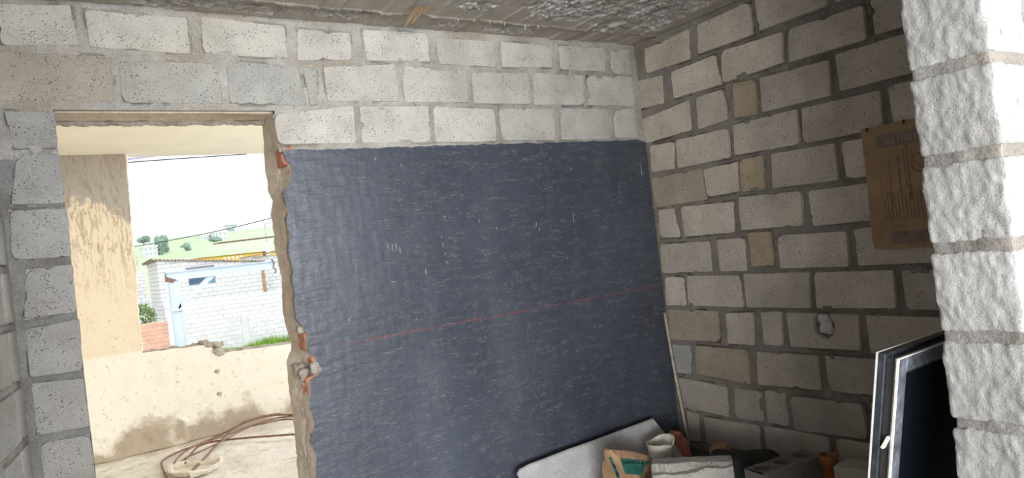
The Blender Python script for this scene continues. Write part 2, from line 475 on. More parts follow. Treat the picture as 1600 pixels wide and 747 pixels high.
# ------------------------------------------------------------------ block layouts (course, then TL, TR, BR, BL in metres on the wall)
RIGHT_BLOCKS=[
(0,0.086,2.500,0.452,2.510,0.429,2.337,0.069,2.346),(0,0.515,2.512,0.876,2.523,0.877,2.344,0.494,2.348),(1,-0.004,2.324,0.208,2.305,0.196,2.131,-0.031,2.146),
(1,0.272,2.305,0.611,2.314,0.630,2.139,0.272,2.142),(1,0.655,2.321,1.046,2.306,1.029,2.151,0.640,2.142),(1,1.084,2.306,1.477,2.295,1.475,2.135,1.065,2.141),
(2,-0.011,2.076,0.389,2.109,0.386,1.931,-0.006,1.919),(2,0.440,2.108,0.638,2.116,0.649,1.937,0.433,1.922),(2,0.706,2.125,0.854,2.113,0.843,1.923,0.691,1.935),
(2,0.882,2.111,1.280,2.097,1.269,1.923,0.872,1.927),(3,0.031,1.902,0.232,1.892,0.215,1.726,0.018,1.734),(3,0.248,1.896,0.642,1.891,0.627,1.725,0.241,1.724),
(3,0.675,1.902,1.075,1.902,1.071,1.721,0.663,1.733),(3,1.105,1.899,1.510,1.893,1.502,1.715,1.089,1.720),(4,0.008,1.696,0.423,1.698,0.428,1.513,0.014,1.508),
(4,0.431,1.691,0.671,1.696,0.664,1.529,0.437,1.527),(4,0.689,1.704,0.841,1.705,0.833,1.521,0.682,1.523),(4,0.898,1.702,1.258,1.695,1.256,1.511,0.879,1.520),
(5,0.037,1.496,0.175,1.491,0.191,1.308,0.019,1.317),(5,0.225,1.494,0.613,1.481,0.605,1.306,0.232,1.309),(5,0.655,1.501,1.050,1.487,1.028,1.308,0.646,1.315),
(6,0.018,1.276,0.410,1.272,0.412,1.091,0.004,1.092),(6,0.464,1.278,0.657,1.271,0.656,1.085,0.466,1.089),(6,0.691,1.301,0.833,1.295,0.831,1.107,0.689,1.109),
(6,0.874,1.271,1.264,1.263,1.258,1.088,0.871,1.094),(7,0.023,1.073,0.178,1.063,0.182,0.889,0.007,0.886),(7,0.205,1.072,0.605,1.065,0.598,0.882,0.192,0.889),
(7,0.625,1.072,1.036,1.070,1.024,0.882,0.622,0.882),(7,1.063,1.067,1.469,1.065,1.463,0.886,1.055,0.882),(8,0.012,0.866,0.415,0.859,0.401,0.676,0.002,0.670),
(8,0.471,0.849,0.659,0.856,0.643,0.669,0.458,0.668),(8,0.710,0.860,0.845,0.863,0.830,0.673,0.709,0.676),(8,0.868,0.860,1.274,0.855,1.265,0.674,0.871,0.670),
(9,0.014,0.642,0.174,0.643,0.151,0.463,0.029,0.460),(9,0.207,0.645,0.591,0.641,0.587,0.443,0.188,0.471),(9,0.653,0.636,1.031,0.638,1.033,0.457,0.637,0.450),
(10,0.033,0.435,0.418,0.414,0.406,0.234,0.053,0.243),(10,0.469,0.414,0.649,0.412,0.650,0.240,0.450,0.237),(10,0.676,0.425,0.808,0.424,0.812,0.238,0.673,0.243),
(10,0.832,0.409,1.238,0.414,1.246,0.240,0.842,0.227),(11,0.073,0.231,0.172,0.217,0.164,0.050,0.068,0.034),(11,0.208,0.208,0.608,0.216,0.603,0.058,0.203,0.041)]
BACK_BLOCKS=[
(0,-3.288,2.521,-3.050,2.538,-3.035,2.377,-3.293,2.362),(0,-3.006,2.523,-2.623,2.518,-2.627,2.362,-3.001,2.371),(0,-2.570,2.530,-2.208,2.514,-2.209,2.361,-2.579,2.365),
(0,-2.152,2.505,-1.892,2.502,-1.897,2.369,-2.170,2.354),(0,-1.828,2.524,-1.464,2.531,-1.473,2.379,-1.827,2.369),(0,-1.416,2.512,-1.062,2.511,-1.063,2.367,-1.429,2.371),
(0,-1.017,2.514,-0.652,2.511,-0.666,2.381,-1.025,2.369),(0,-0.604,2.514,-0.250,2.518,-0.260,2.371,-0.620,2.371),(0,-0.204,2.510,-0.047,2.519,-0.044,2.362,-0.222,2.360),
(1,-3.354,2.340,-2.931,2.338,-2.933,2.153,-3.367,2.152),(1,-2.902,2.320,-2.521,2.332,-2.519,2.149,-2.911,2.149),(1,-2.483,2.340,-2.169,2.328,-2.145,2.143,-2.493,2.149),
(1,-2.146,2.326,-2.081,2.324,-2.096,2.143,-2.133,2.146),(1,-2.048,2.331,-1.667,2.360,-1.671,2.168,-2.050,2.166),(1,-1.640,2.351,-1.258,2.346,-1.266,2.169,-1.643,2.165),
(1,-1.228,2.335,-0.850,2.342,-0.856,2.163,-1.237,2.163),(1,-0.823,2.347,-0.445,2.345,-0.460,2.163,-0.836,2.160),(1,-0.418,2.342,-0.041,2.350,-0.053,2.157,-0.435,2.163),
(2,-2.307,2.105,-1.917,2.146,-1.928,1.962,-2.303,1.964),(2,-1.891,2.145,-1.511,2.148,-1.519,1.957,-1.897,1.965),(2,-1.487,2.148,-1.108,2.134,-1.117,1.956,-1.499,1.957),
(2,-1.078,2.138,-0.697,2.140,-0.711,1.954,-1.083,1.959),(2,-0.650,2.143,-0.285,2.143,-0.287,1.954,-0.664,1.957),(2,-0.228,2.140,-0.060,2.145,-0.060,1.958,-0.251,1.961)]
JAMB_BLOCKS=[
(2,-3.305,2.113,-3.142,2.114,-3.146,1.969,-3.289,1.967),(3,-3.282,1.951,-3.144,1.947,-3.145,1.751,-3.317,1.758),(4,-3.323,1.738,-3.138,1.734,-3.143,1.543,-3.337,1.550),
(5,-3.296,1.515,-3.141,1.517,-3.147,1.328,-3.317,1.329),(6,-3.317,1.291,-3.140,1.301,-3.148,1.100,-3.320,1.108),(7,-3.318,1.087,-3.149,1.073,-3.148,0.882,-3.319,0.888),
(8,-3.310,0.859,-3.147,0.854,-3.147,0.658,-3.318,0.676)]


def quads(data):
    return [(b[0], np.array(b[1:]).reshape(4, 2)) for b in data]

def course_z(k, z0=2.5607, p=0.21):
    return z0 - k * p - 0.029, z0 - (k + 1) * p

# continue every course of the right wall to the front partition
right = quads(RIGHT_BLOCKS)
_last = {}
for c, q in right:
    _last[c] = max(_last.get(c, 0), q[1, 0], q[2, 0])
for c in range(12):
    u = _last[c] + 0.034
    zt, zb = course_z(c)
    while u < 2.36:
        w = min(0.395, 2.375 - u)
        if w > 0.06:
            right.append((c, np.array([(u, zt), (u + w, zt - 0.002), (u + w, zb), (u + 0.004, zb)])))
        u += 0.43
back = quads(BACK_BLOCKS) + quads(JAMB_BLOCKS)
for c in (9, 10, 11):
    zt, zb = course_z(c, 2.5817)
    back.append((c, np.array([(-3.305, zt), (-3.146, zt), (-3.147, max(zb, 0.02)), (-3.312, max(zb, 0.02))])))

# ------------------------------------------------------------------ one block
def outline(q, seed, jit=0.0022, chip=0.010):
    q = np.array(q, float)
    rr = random.Random(seed)
    pts = []
    n = 4
    for i in range(n):
        a, b = q[i], q[(i + 1) % n]
        L = np.linalg.norm(b - a)
        m = max(5, int(L / 0.0125))
        t = np.linspace(0, 1, m, endpoint=False)
        pts.append(a + (b - a) * t[:, None])
    P = np.concatenate(pts)
    C = q.mean(0)
    # rounded, chipped corners
    for i in range(4):
        d = np.linalg.norm(P - q[i], axis=1)
        r = (rr.uniform(0.25, 0.8) if rr.random() < 0.8 else rr.uniform(1.0, 2.2)) * chip
        w = np.clip(1 - d / (r * 1.8), 0, 1)
        dirc = (C - q[i]) / np.linalg.norm(C - q[i])
        P = P + (w ** 1.4 * r * 0.75)[:, None] * dirc
    D = P - C
    D /= np.linalg.norm(D, axis=1)[:, None]
    nz = fbm(P[:, 0] * 38 + seed * 7.7, P[:, 1] * 38, 0.5, 11, 3)
    bites = np.clip(fbm(P[:, 0] * 20 + seed * 3.3, P[:, 1] * 20, 3.5, 23, 2) - 0.38, 0, 1) * 0.035
    return P + D * (nz * jit * 1.6 - bites)[:, None], C

def block_mesh(q, seed, to3, depth=0.045, bevel=0.003):
    P, C = outline(q, seed)
    n = len(P)
    def ring(inset, h, jitter=0.0):
        D = P - C
        L = np.linalg.norm(D, axis=1)[:, None]
        Q = P - D / L * inset if inset < 0.02 else C + D * (1 - inset)
        hh = h + jitter * fbm(Q[:, 0] * 30 + seed, Q[:, 1] * 30, 1.5, 5, 2)
        return [to3(a[0], a[1], b) for a, b in zip(Q, np.broadcast_to(hh, n))]
    tilt = [random.Random(seed + 5).uniform(-0.0015, 0.0022)]
    V = ring(0, -depth) + ring(0.0006, -bevel * 1.1 + tilt[0], 0.001) + ring(bevel * 0.8, tilt[0], 0.0006) + ring(0.0055, tilt[0] + 0.0004, 0.0006) + ring(0.30, tilt[0] + 0.0008, 0.002)
    V.append(to3(C[0], C[1], tilt[0] + 0.001))
    F = []
    for r in range(4):
        for i in range(n):
            j = (i + 1) % n
            F.append((r * n + i, (r + 1) * n + i, (r + 1) * n + j, r * n + j))
    for i in range(n):
        F.append((4 * n + i, 5 * n, 4 * n + (i + 1) % n))
    return np.array(V), F

def add_block(q, seed, to3, parent, color, mat, flip):
    V, F = block_mesh(q, seed, to3)
    c = V.mean(0)
    mb = MB().add(V - c, [f[::-1] for f in F] if flip else F)
    return mb.obj('block', mat, parent, True, Vector(c), color)

# ------------------------------------------------------------------ mortar height field between the blocks
def sd_quads(U, Z, blocks):
    D = np.full(U.shape, 1.0)
    us, zs = U[:, 0], Z[0, :]
    for c, q in blocks:
        i0, i1 = np.searchsorted(us, [q[:, 0].min() - 0.05, q[:, 0].max() + 0.05])
        j0, j1 = np.searchsorted(zs, [q[:, 1].min() - 0.05, q[:, 1].max() + 0.05])
        if i1 <= i0 or j1 <= j0: continue
        u, z = U[i0:i1, j0:j1], Z[i0:i1, j0:j1]
        d = np.full(u.shape, -1.0)
        for k in range(4):
            a, b = q[k], q[(k + 1) % 4]
            e = b - a; e = e / np.linalg.norm(e)
            d = np.maximum(d, (u - a[0]) * -e[1] + (z - a[1]) * e[0])
        D[i0:i1, j0:j1] = np.minimum(D[i0:i1, j0:j1], d)
    return D

def mortar_field(u0, u1, z0, z1, res, blocks, base, crack, smear, seed):
    nu, nz = int((u1 - u0) / res) + 1, int((z1 - z0) / res) + 1
    us, zs = np.linspace(u0, u1, nu), np.linspace(z0, z1, nz)
    U, Z = np.meshgrid(us, zs, indexing='ij')
    D = sd_quads(U, Z, blocks)
    n1 = fbm(U * 55, Z * 55, 0.3, seed, 3)
    n2 = fbm(U * 9, Z * 9, 4.3, seed + 9, 3)
    n3 = fbm(U * 7 + 30, Z * 12, 8.3, seed + 17, 3)
    b = base(U, Z)
    h = b + n1 * (0.0016 + 0.25 * np.abs(b)) + n2 * (0.0015 + 0.35 * np.abs(b))
    edge = np.clip((0.0078 - D) / 0.0018, 0, 1)
    h = h - crack(U, Z) * edge * np.clip((n3 - 0.02) * 8, 0, 1)
    inside = D < -0.004
    sm = np.clip((n2 - smear) * 6, 0, 1) * np.clip((D + 0.022) / 0.012, 0, 1)
    h = np.where(inside, np.where(sm > 0.25, 0.0022 * sm + n1 * 0.001, -0.03), np.maximum(h, np.where(sm > 0.25, 0.0012 * sm, -1)))
    return U, Z, h

# ------------------------------------------------------------------ wall_right
def right3(u, z, h): return (-h, -u, z)
zc = 2.545
U, Z, h = mortar_field(-0.02, 2.40, -0.02, zc + 0.03, 0.005, right,
                       lambda u, z: -0.002 - 0.019 * np.clip((u - 0.25) / 1.0, 0, 1),
                       lambda u, z: 0.026 + 0 * u, 0.38, 3)
mb = MB()
mb.grid(np.stack([-h, -U, Z], -1), 0, True)
mb.box(0.02, 0.17, -2.57, 0.26, 0.0, zc + 0.05)
wall_right = mb.obj('wall_right', M['mortar'], color=(0.26, 0.236, 0.207))
tag(wall_right, 'bare concrete block wall in shade on the right with raked mortar joints', 'wall', kind='structure')
TAN = {(2, 0.706), (4, 0.689), (6, 0.691)}
for i, (c, q) in enumerate(right):
    rr = random.Random(100 + i)
    v = rr.uniform(0.88, 1.08)
    col = (0.60 * v, 0.535 * v, 0.455 * v)
    if (c, round(float(q[0, 0]), 3)) in TAN:
        col = (0.47, 0.385, 0.275)
    elif c in (9, 10, 11):
        col = (0.51 * v, 0.455 * v, 0.39 * v)
    if (c, round(float(q[0, 0]), 3)) in {(4, 0.008), (9, 0.207), (8, 0.012)}:
        col = (0.46, 0.385, 0.305)
    if c == 9 and q[0, 0] < 0.1:
        col = (0.47, 0.46, 0.43)
    if c == 8 and 0.8 < q[0, 0] < 0.9:
        # this one carries a knocked hole: gridded face with a real recess
        n = 44
        s, t = np.meshgrid(np.linspace(0, 1, n * 2), np.linspace(0, 1, n), indexing='ij')
        top = q[0] + (q[1] - q[0]) * s[..., None]
        bot = q[3] + (q[2] - q[3]) * s[..., None]
        P2 = top + (bot - top) * t[..., None]
        hh = 0.001 * fbm(P2[..., 0] * 40, P2[..., 1] * 40, 0, 3)
        r = np.hypot(P2[..., 0] - 1.083, (P2[..., 1] - 0.797) * 0.80) + 0.007 * fbm(P2[..., 0] * 45, P2[..., 1] * 45, 2, 7)
        hh = hh - 0.055 * np.clip((0.056 - r) / 0.010, 0, 1)
        e = np.minimum(np.minimum(s, 1 - s) * 0.4, np.minimum(t, 1 - t) * 0.19)
        hh = hh - 0.03 * np.clip((0.006 - e) / 0.006, 0, 1) ** 2
        P3 = np.stack([-hh, -P2[..., 0], P2[..., 1]], -1)
        ctr = P3.reshape(-1, 3).mean(0)
        MB().grid(P3 - ctr, 0, False).obj('block', M['block'], wall_right, True, Vector(ctr), col)
        continue
    add_block(q, 100 + i, right3, wall_right, col, M['block'], False)
plug = rough_box((0.060, 0.056, 0.100), 0.004, 0.014, 5, 0.022, 55).obj('mortar_plug', M['block_rough'], wall_right, True, (-0.001, -1.104, 0.806), (0.74, 0.71, 0.67))
plug['label'] = 'whitish lump of mortar stuffed in a knocked hole'

# ------------------------------------------------------------------ wall_back
def back3(x, z, h): return (x, -h, z)
mb = MB()
U, Z, h = mortar_field(-3.345, 0.0, 1.93, zc + 0.03, 0.0045, back, lambda u, z: -0.0022 + 0 * u,
                       lambda u, z: 0.026 + 0 * u, 0.30, 31)
hole = (U[:-1, :-1] > -3.15) & (U[1:, 1:] < -2.30) & (Z[:-1, :-1] < 2.118)
P = np.stack([U, -h, Z], -1)
n, k = U.shape
idx = np.arange(n * k).reshape(n, k)
keep = ~hole
q4 = np.stack([idx[:-1, :-1][keep], idx[1:, :-1][keep], idx[1:, 1:][keep], idx[:-1, 1:][keep]], 1)
mb.add(P.reshape(-1, 3), q4.tolist())
U, Z, h = mortar_field(-3.345, -3.146, -0.02, 1.93, 0.006, back, lambda u, z: -0.0025 + 0 * u,
                       lambda u, z: 0.016 + 0 * u, 0.32, 37)
jamb = MB().grid(np.stack([U, -h, Z], -1))
mb.box(-3.6, -3.149, 0.018, 0.24, 0, zc + 0.05)
mb.box(-3.149, -2.28, 0.018, 0.24, 2.125, zc + 0.05)
mb.box(-2.24, 0.17, 0.018, 0.24, 0, zc + 0.05)
wall_back = mb.obj('wall_back', M['mortar'], color=(0.42, 0.405, 0.375))
tag(wall_back, 'back wall of pale concrete blocks above a navy painted panel and a doorway', 'wall', kind='structure')
jamb.obj('mortar', M['mortar'], wall_back, color=(0.25, 0.25, 0.245))
for i, (c, q) in enumerate(back):
    rr = random.Random(500 + i)
    v = rr.uniform(0.94, 1.05)
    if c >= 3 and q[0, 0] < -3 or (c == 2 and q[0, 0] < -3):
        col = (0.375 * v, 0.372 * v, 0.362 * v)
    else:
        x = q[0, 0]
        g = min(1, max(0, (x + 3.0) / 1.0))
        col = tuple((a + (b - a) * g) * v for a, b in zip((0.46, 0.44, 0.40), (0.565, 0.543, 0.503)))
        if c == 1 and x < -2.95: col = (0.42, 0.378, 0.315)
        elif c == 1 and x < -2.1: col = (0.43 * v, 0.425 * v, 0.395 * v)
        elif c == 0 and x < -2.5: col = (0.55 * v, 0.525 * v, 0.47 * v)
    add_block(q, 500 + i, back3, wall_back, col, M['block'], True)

# broken boundary of the plaster: front edge (painted side) and rear edge
ZF = [1.946, 1.893, 1.869, 1.822, 1.77, 1.748, 1.701, 1.656, 1.628, 1.592, 1.534, 1.488, 1.442, 1.394, 1.348, 1.289, 1.226, 1.171, 1.125, 1.088, 1.016, 0.987, 0.937, 0.925, 0.893, 0.887, 0.83, 0.775, 0.726, 0.678, 0.615, 0.544, 0.448, 0.30, 0.15, 0.0]
XF = [-2.288, -2.277, -2.256, -2.259, -2.285, -2.302, -2.299, -2.292, -2.304, -2.3, -2.301, -2.312, -2.312, -2.3, -2.311, -2.306, -2.313, -2.314, -2.284, -2.274, -2.279, -2.25, -2.232, -2.219, -2.25, -2.28, -2.287, -2.299, -2.293, -2.287, -2.312, -2.297, -2.308, -2.30, -2.31, -2.30]
ZB = [2.153, 2.028, 1.966, 1.891, 1.829, 1.779, 1.737, 1.664, 1.589, 1.502, 1.426, 1.351, 1.187, 1.124, 1.059, 1.012, 0.957, 0.882, 0.783, 0.695, 0.572, 0.397, 0.2, 0.0]
XB = [-2.293, -2.295, -2.302, -2.305, -2.3, -2.299, -2.286, -2.3, -2.297, -2.3, -2.291, -2.287, -2.297, -2.289, -2.278, -2.277, -2.311, -2.311, -2.31, -2.308, -2.31, -2.318, -2.31, -2.31]
def xf(z):
    a = np.interp(z, ZF[::-1], XF[::-1])
    a = np.where(z > 1.95, -2.309, a)
    return a + 0.004 * fbm(z * 45, 0.0, 2.5, 41, 2)
def xb(z):
    return np.interp(z, ZB[::-1], XB[::-1]) + 0.006 * fbm(z * 30, 7.0, 1.5, 43, 3)

# navy panel
nz, nx = 330, 200
zz = np.linspace(0.0, 1, nz)
ss = np.linspace(0, 1, nx) ** 1.15
S, T = np.meshgrid(ss, zz, indexing='ij')
def navy_pt(S, T):
    x1 = -0.010
    zt0 = 1.9405
    Zp = T * zt0
    Xp = xf(Zp) * (1 - S) + x1 * S
    top = 0.006 * fbm(Xp * 28, 0.0, 9.0, 47, 3) + np.where(Xp > -0.06, -0.35 * (Xp + 0.06), 0) + 0.004 * (Xp + 1.1)
    Zp = Zp + T ** 40 * top
    return Xp, Zp
Xp, Zp = navy_pt(S, T)
Yp = -0.007 - 0.0012 * fbm(Xp * 14, 0, Zp * 60, 51, 3) - 0.0008 * fbm(Xp * 60, 0, Zp * 12, 55, 2)
panel = np.stack([Xp, Yp, Zp], -1)
mb = MB()
mb.grid(panel)
back_ = panel.copy(); back_[..., 1] = 0.03
mb.grid(np.stack([panel[:, -1], back_[:, -1]], 1))
mb.grid(np.stack([back_[0], panel[0]], 0))
mb.grid(np.stack([panel[-1], back_[-1]], 0))
plaster = mb.obj('plaster_panel', M['navy'], wall_back)
plaster['label'] = 'navy blue textured paint with white scratches and a red chalk line'

# pale smears of paint on the navy panel
SMEARS = [(-1.832, 1.454, 3, 12), (-1.809, 1.442, 3, 16), (-1.788, 1.446, 3, 15), (-1.77, 1.425, 4, 12), (-1.531, 1.47, 2, 8), (-1.53, 1.427, 2, 9), (-1.524, 1.383, 2, 7), (-1.298, 1.372, 2, 8), (-1.285, 1.351, 2, 4), (-1.296, 1.533, 3, 9), (-1.193, 1.483, 3, 6), (-1.5, 1.566, 2, 7), (-1.645, 1.305, 3, 14), (-2.004, 1.603, 5, 3), (-0.928, 1.485, 3, 8), (-0.911, 1.455, 3, 7), (-0.66, 1.5, 1, 30), (-1.519, 1.336, 3, 6), (-1.842, 1.883, 4, 7), (-1.709, 1.846, 3, 7), (-0.737, 1.273, 3, 4), (-2.071, 1.127, 3, 9), (-0.075, 1.756, 1, 34)]
for i, (x, z, w, l) in enumerate(SMEARS):
    rr = random.Random(i)
    pts = []
    for k in range(12):
        a = 2 * math.pi * k / 12
        f_ = rr.uniform(0.55, 1.15)
        pts.append((x + math.cos(a) * w * 0.0014 * f_, -0.0125, z + math.sin(a) * l * 0.0015 * f_))
    MB().prism(pts, (0, 0.008, 0)).obj('paint_smear', M['white_paint'], plaster)

# broken reveal of the doorway, right side
zz = np.linspace(0.0, 2.118, 300)
tt = np.linspace(0, 1, 34)
Zr, Tr = np.meshgrid(zz, tt, indexing='ij')
A, B = xf(Zr), xb(Zr)
X = A + (B - A) * Tr ** 1.0
lump = fbm(Zr * 22, Tr * 5, 0.4, 61, 4)
X = X + np.sin(np.pi * Tr) * (0.014 * lump) + np.sin(np.pi * Tr) * 0.006 * fbm(Zr * 70, Tr * 14, 0.4, 67, 3)
crk = np.abs(Tr - 0.42 - 0.06 * fbm(Zr * 5, 0, 0, 71, 2))
X = X + np.where(Zr < 0.78, 0.02 * np.clip(1 - crk / 0.05, 0, 1), 0)
Y = -0.0072 + Tr * (0.255 + 0.0072)
mb = MB()
mb.grid(np.stack([X, Y, Zr], -1), 0, False)
rev = mb.obj('broken_edge', M['reveal'], wall_back)
rev['label'] = 'jagged tan plaster edge where the wall was cut through'
for i, (z, y, sz, sy, dx) in enumerate([(1.912, 0.055, 0.085, 0.105, 0.004), (1.832, 0.05, 0.05, 0.08, 0.012), (1.058, 0.065, 0.088, 0.10, 0.004), (0.955, 0.05, 0.07, 0.085, 0.004), (0.848, 0.055, 0.10, 0.085, 0.006)]):
    x = float(xf(np.array(z)) * 0.75 + xb(np.array(z)) * 0.25) + dx
    rough_box((0.075, sy, sz), 0.006, 0.012, 80 + i, 0.014, 38).obj('brick', M['brick'], wall_back, True, (x + 0.0285, y, z))
for i, (z, y, s_, x) in enumerate([(0.935, 0.006, 0.026, -2.256), (1.118, 0.04, 0.020, -2.290), (0.905, 0.07, 0.026, -2.290), (0.925, 0.12, 0.030, -2.297)]):
    rough_box((s_ * 1.4, s_ * (0.9 if i == 0 else 2.4), s_ * 1.6), 0.004, 0.020, 90 + i, s_ * 0.3, 34).obj('mortar_lump', M['rubble'], wall_back, True, (x, y, z))
# lintel
L = rough_box((0.845, 0.185, 0.045), 0.012, 0.004, 99, 0.004, 30)
lint = L.obj('lintel', M['wood_dark'], wall_back, True, (-2.722, 0.125, 2.1355))
lint['label'] = 'brown board left under the concrete over the doorway'
xs = np.linspace(-3.145, -2.30, 150); ys = np.linspace(0.19, 0.25, 12)
Xg, Yg = np.meshgrid(xs, ys, indexing='ij')
Zg = 2.112 - np.sin(np.pi * (Yg - 0.19) / 0.06) * (0.012 + 0.012 * fbm(Xg * 40, Yg * 40, 0, 101, 3))
mb = MB(); mb.grid(np.stack([Xg, Yg, Zg], -1), 0, True)
mb.obj('plaster_crumbs', M['rubble'], wall_back)

# ------------------------------------------------------------------ wall_left (skewed a little, its corner just inside the frame)
_t = math.radians(8)
def left3(s, z, h):
    return (-3.341 - math.sin(_t) * s + math.cos(_t) * h, -math.cos(_t) * s - math.sin(_t) * h, z)
left = []
for c in range(12):
    zt, zb = course_z(c, 2.5817)
    zt -= 0.002
    w = 0.165
    left.append((c, np.array([(0.012, zt), (w, zt), (w + 0.004, zb), (0.012, zb)])))
    u = w + 0.012
    while u < 2.28:
        w2 = min(0.39, 2.30 - u)
        left.append((c, np.array([(u, zt), (u + w2, zt), (u + w2, zb), (u, zb)])))
        u += 0.42
U, Z, h = mortar_field(-0.005, 2.31, -0.02, zc + 0.03, 0.011, left, lambda u, z: -0.004 + 0 * u, lambda u, z: 0.01 + 0 * u, 0.4, 77)
P = np.array([left3(a, b, c) for a, b, c in zip(U.ravel(), Z.ravel(), h.ravel())]).reshape(*U.shape, 3)
mb = MB(); mb.grid(P, 0, True)
pts = [left3(-0.01, 0, -0.02), left3(2.31, 0, -0.02), left3(2.31, 0, -0.17), left3(-0.01, 0, -0.17)]
mb.prism(pts, (0, 0, zc + 0.05))
wall_left = mb.obj('wall_left', M['mortar'], color=(0.30, 0.295, 0.285))
tag(wall_left, 'grey block wall seen edge-on at the left edge of the view', 'wall', kind='structure')
for i, (c, q) in enumerate(left):
    v = random.Random(i + 900).uniform(0.92, 1.05)
    add_block(q, 900 + i, left3, wall_left, (0.42 * v, 0.415 * v, 0.395 * v), M['block'], False)

# ------------------------------------------------------------------ wall_front: the partition whose end stands at the right edge, and its other half on the left
PX, PY0, PY1 = -1.53, -2.566, -2.390
PITCH = 0.2025
def pillar_wall(name, x_end, x_far, sgn, label, fine):
    """wall in the plane of the partition; its rough end at x_end, running to x_far"""
    mb = rough_box((0.36, PY1 - PY0 - 0.012, zc), 0.009 if fine else 0.03, 0.007, 200, 0.008, 38)
    for i in range(len(mb.v)):
        mb.v[i] = mb.v[i] + np.array([x_end + sgn * (0.18 + 0.006), (PY0 + PY1) / 2, zc / 2])
    a, b = sorted((x_end + sgn * 0.30, x_far))
    mb.box(a, b, PY0 + 0.008, PY1 - 0.008, 0, zc)
    w = mb.obj(name, M['mortar'], color=(0.265, 0.255, 0.242))
    tag(w, label, 'wall', kind='structure')
    cz = 1.684 + 5 * PITCH
    k = 0
    meshes = {}
    while cz > 0.03:
        zb = cz - 0.0
        zt = min(cz + 0.180, zc - 0.004)
        if zt - zb > 0.05 and zb < zc:
            x = x_end
            first = True
            off = 0.395 if k % 2 == 0 else 0.19
            while sgn * (x_far - x) > 0.06:
                wdt = min(off if first else 0.395, sgn * (x_far - x))
                if first:
                    mb2 = rough_box((wdt, PY1 - PY0, zt - zb), 0.0055 if fine else 0.02, 0.0042, 300 + k, 0.011, 22,
                                    lambda Q, N: Q + N * (0.0042 * fbm(Q[..., 1] * 120 + 0.6 * np.sin(Q[..., 2] * 60), Q[..., 2] * 42, Q[..., 0] * 120, 7, 2))[..., None])
                else:
                    mb2 = rough_box((wdt, PY1 - PY0, zt - zb), 0.05, 0.002, 300 + k, 0.006)
                v = random.Random(k * 31 + int(x * 100)).uniform(0.95, 1.04)
                mb2.obj('block', M['block_rough'], w, True, (x + sgn * wdt / 2, (PY0 + PY1) / 2, (zt + zb) / 2), (0.385 * v, 0.379 * v, 0.366 * v))
                x += sgn * (wdt + 0.022)
                first = False
        cz -= PITCH
        k += 1
    return w
pillar_wall('wall_front', PX, -0.005, 1, 'whitewashed block partition whose rough end stands at the right edge', True)
pillar_wall('wall_front.001', -3.293, -4.2, -1, 'pale block end of the partition at the bottom left corner', False)

# ------------------------------------------------------------------ ceiling: board-marked slab
CE = 2.545
xs = np.arange(-3.6, 0.011, 0.0075); ys = np.arange(-1.05, 0.0101, 0.0075)
X, Y = np.meshgrid(xs, ys, indexing='ij')
rr = random.Random(5)
edges = [-3.6]
while edges[-1] < 0.1: edges.append(edges[-1] + rr.choice([0.095, 0.11, 0.13, 0.16]))
e = np.array(edges)
bi = np.searchsorted(e, X)
offs = np.array([rr.uniform(-0.004, 0.004) for _ in range(len(e) + 2)])
d = np.minimum(np.abs(X - e[np.clip(bi - 1, 0, len(e) - 1)]), np.abs(X - e[np.clip(bi, 0, len(e) - 1)]))
hgt = offs[bi] + 0.0007 * fbm(X * 40, Y * 6, 0, 113, 3)
fin = np.clip(1 - d / 0.007, 0, 1) * np.clip(fbm(X * 4, Y * 5, 1, 117, 2) * 3 + 0.3, 0, 1) * 0.009
hgt = hgt - fin
seam_y = -0.20 + 0.012 * fbm(X * 14, 0, 0, 121, 3)
seam = np.clip(1 - np.abs(Y - seam_y) / 0.009, 0, 1)
hgt = hgt - seam * (0.010 + 0.014 * np.clip(fbm(X * 26, 0.3, 0, 125, 3), 0, 1)) + np.where(Y > seam_y, 0.006, 0.0)
pn = fbm(X * 4.2 + 3, Y * 7.5, 2.2, 131, 3) + 0.12 * np.clip((Y + 0.6) * 0.5, -1, 1)
PATCHES = [(-2.344, -0.099, 0.15, 0.06), (-1.974, -0.129, 0.17, 0.075), (-1.43, -0.103, 0.10, 0.05), (-1.383, -0.382, 0.11, 0.07), (-0.87, -0.493, 0.30, 0.20), (-1.008, -0.09, 0.18, 0.06),
           (-0.372, -0.587, 0.27, 0.24), (-0.439, -0.304, 0.20, 0.10), (-2.544, -0.105, 0.11, 0.05), (-2.737, -0.05, 0.13, 0.05), (-0.2, -0.35, 0.12, 0.10), (-0.85, -0.80, 0.3, 0.1), (-1.7, -0.75, 0.2, 0.1)]
pm = np.full(X.shape, -1.0)
for a, b, sx, sy in PATCHES:
    pm = np.maximum(pm, 1 - np.hypot((X - a) / sx, (Y - b) / sy))
pm = pm + 0.35 * fbm(X * 22, Y * 22, 0.7, 137, 3)
pm = np.where(np.abs(Y - seam_y) < 0.012, -1, pm)
patch = np.clip(pm * 6, 0, 1)
hgt = hgt + patch * (0.004 + 0.016 * fbm(X * 62, Y * 48, 0, 139, 3))
Zc = CE + hgt
mat_idx = ((pm[:-1, :-1] + pm[1:, 1:]) > 0.1).astype(int).ravel().tolist()
mb = MB()
mb.grid(np.stack([X, Y, Zc], -1), 0, True, mat_idx)
mb.box(-4.2, 0.6, -7.0, -1.045, CE, CE + 0.14)
mb.box(-4.0, 0.17, -1.06, 0.24, CE + 0.03, CE + 0.14)
ceiling = mb.obj('ceiling', [M['ceil'], M['ceil_rough']], smooth=True)
tag(ceiling, 'grey-brown board-marked concrete ceiling slab with rough honeycombed patches', 'ceiling', kind='structure')
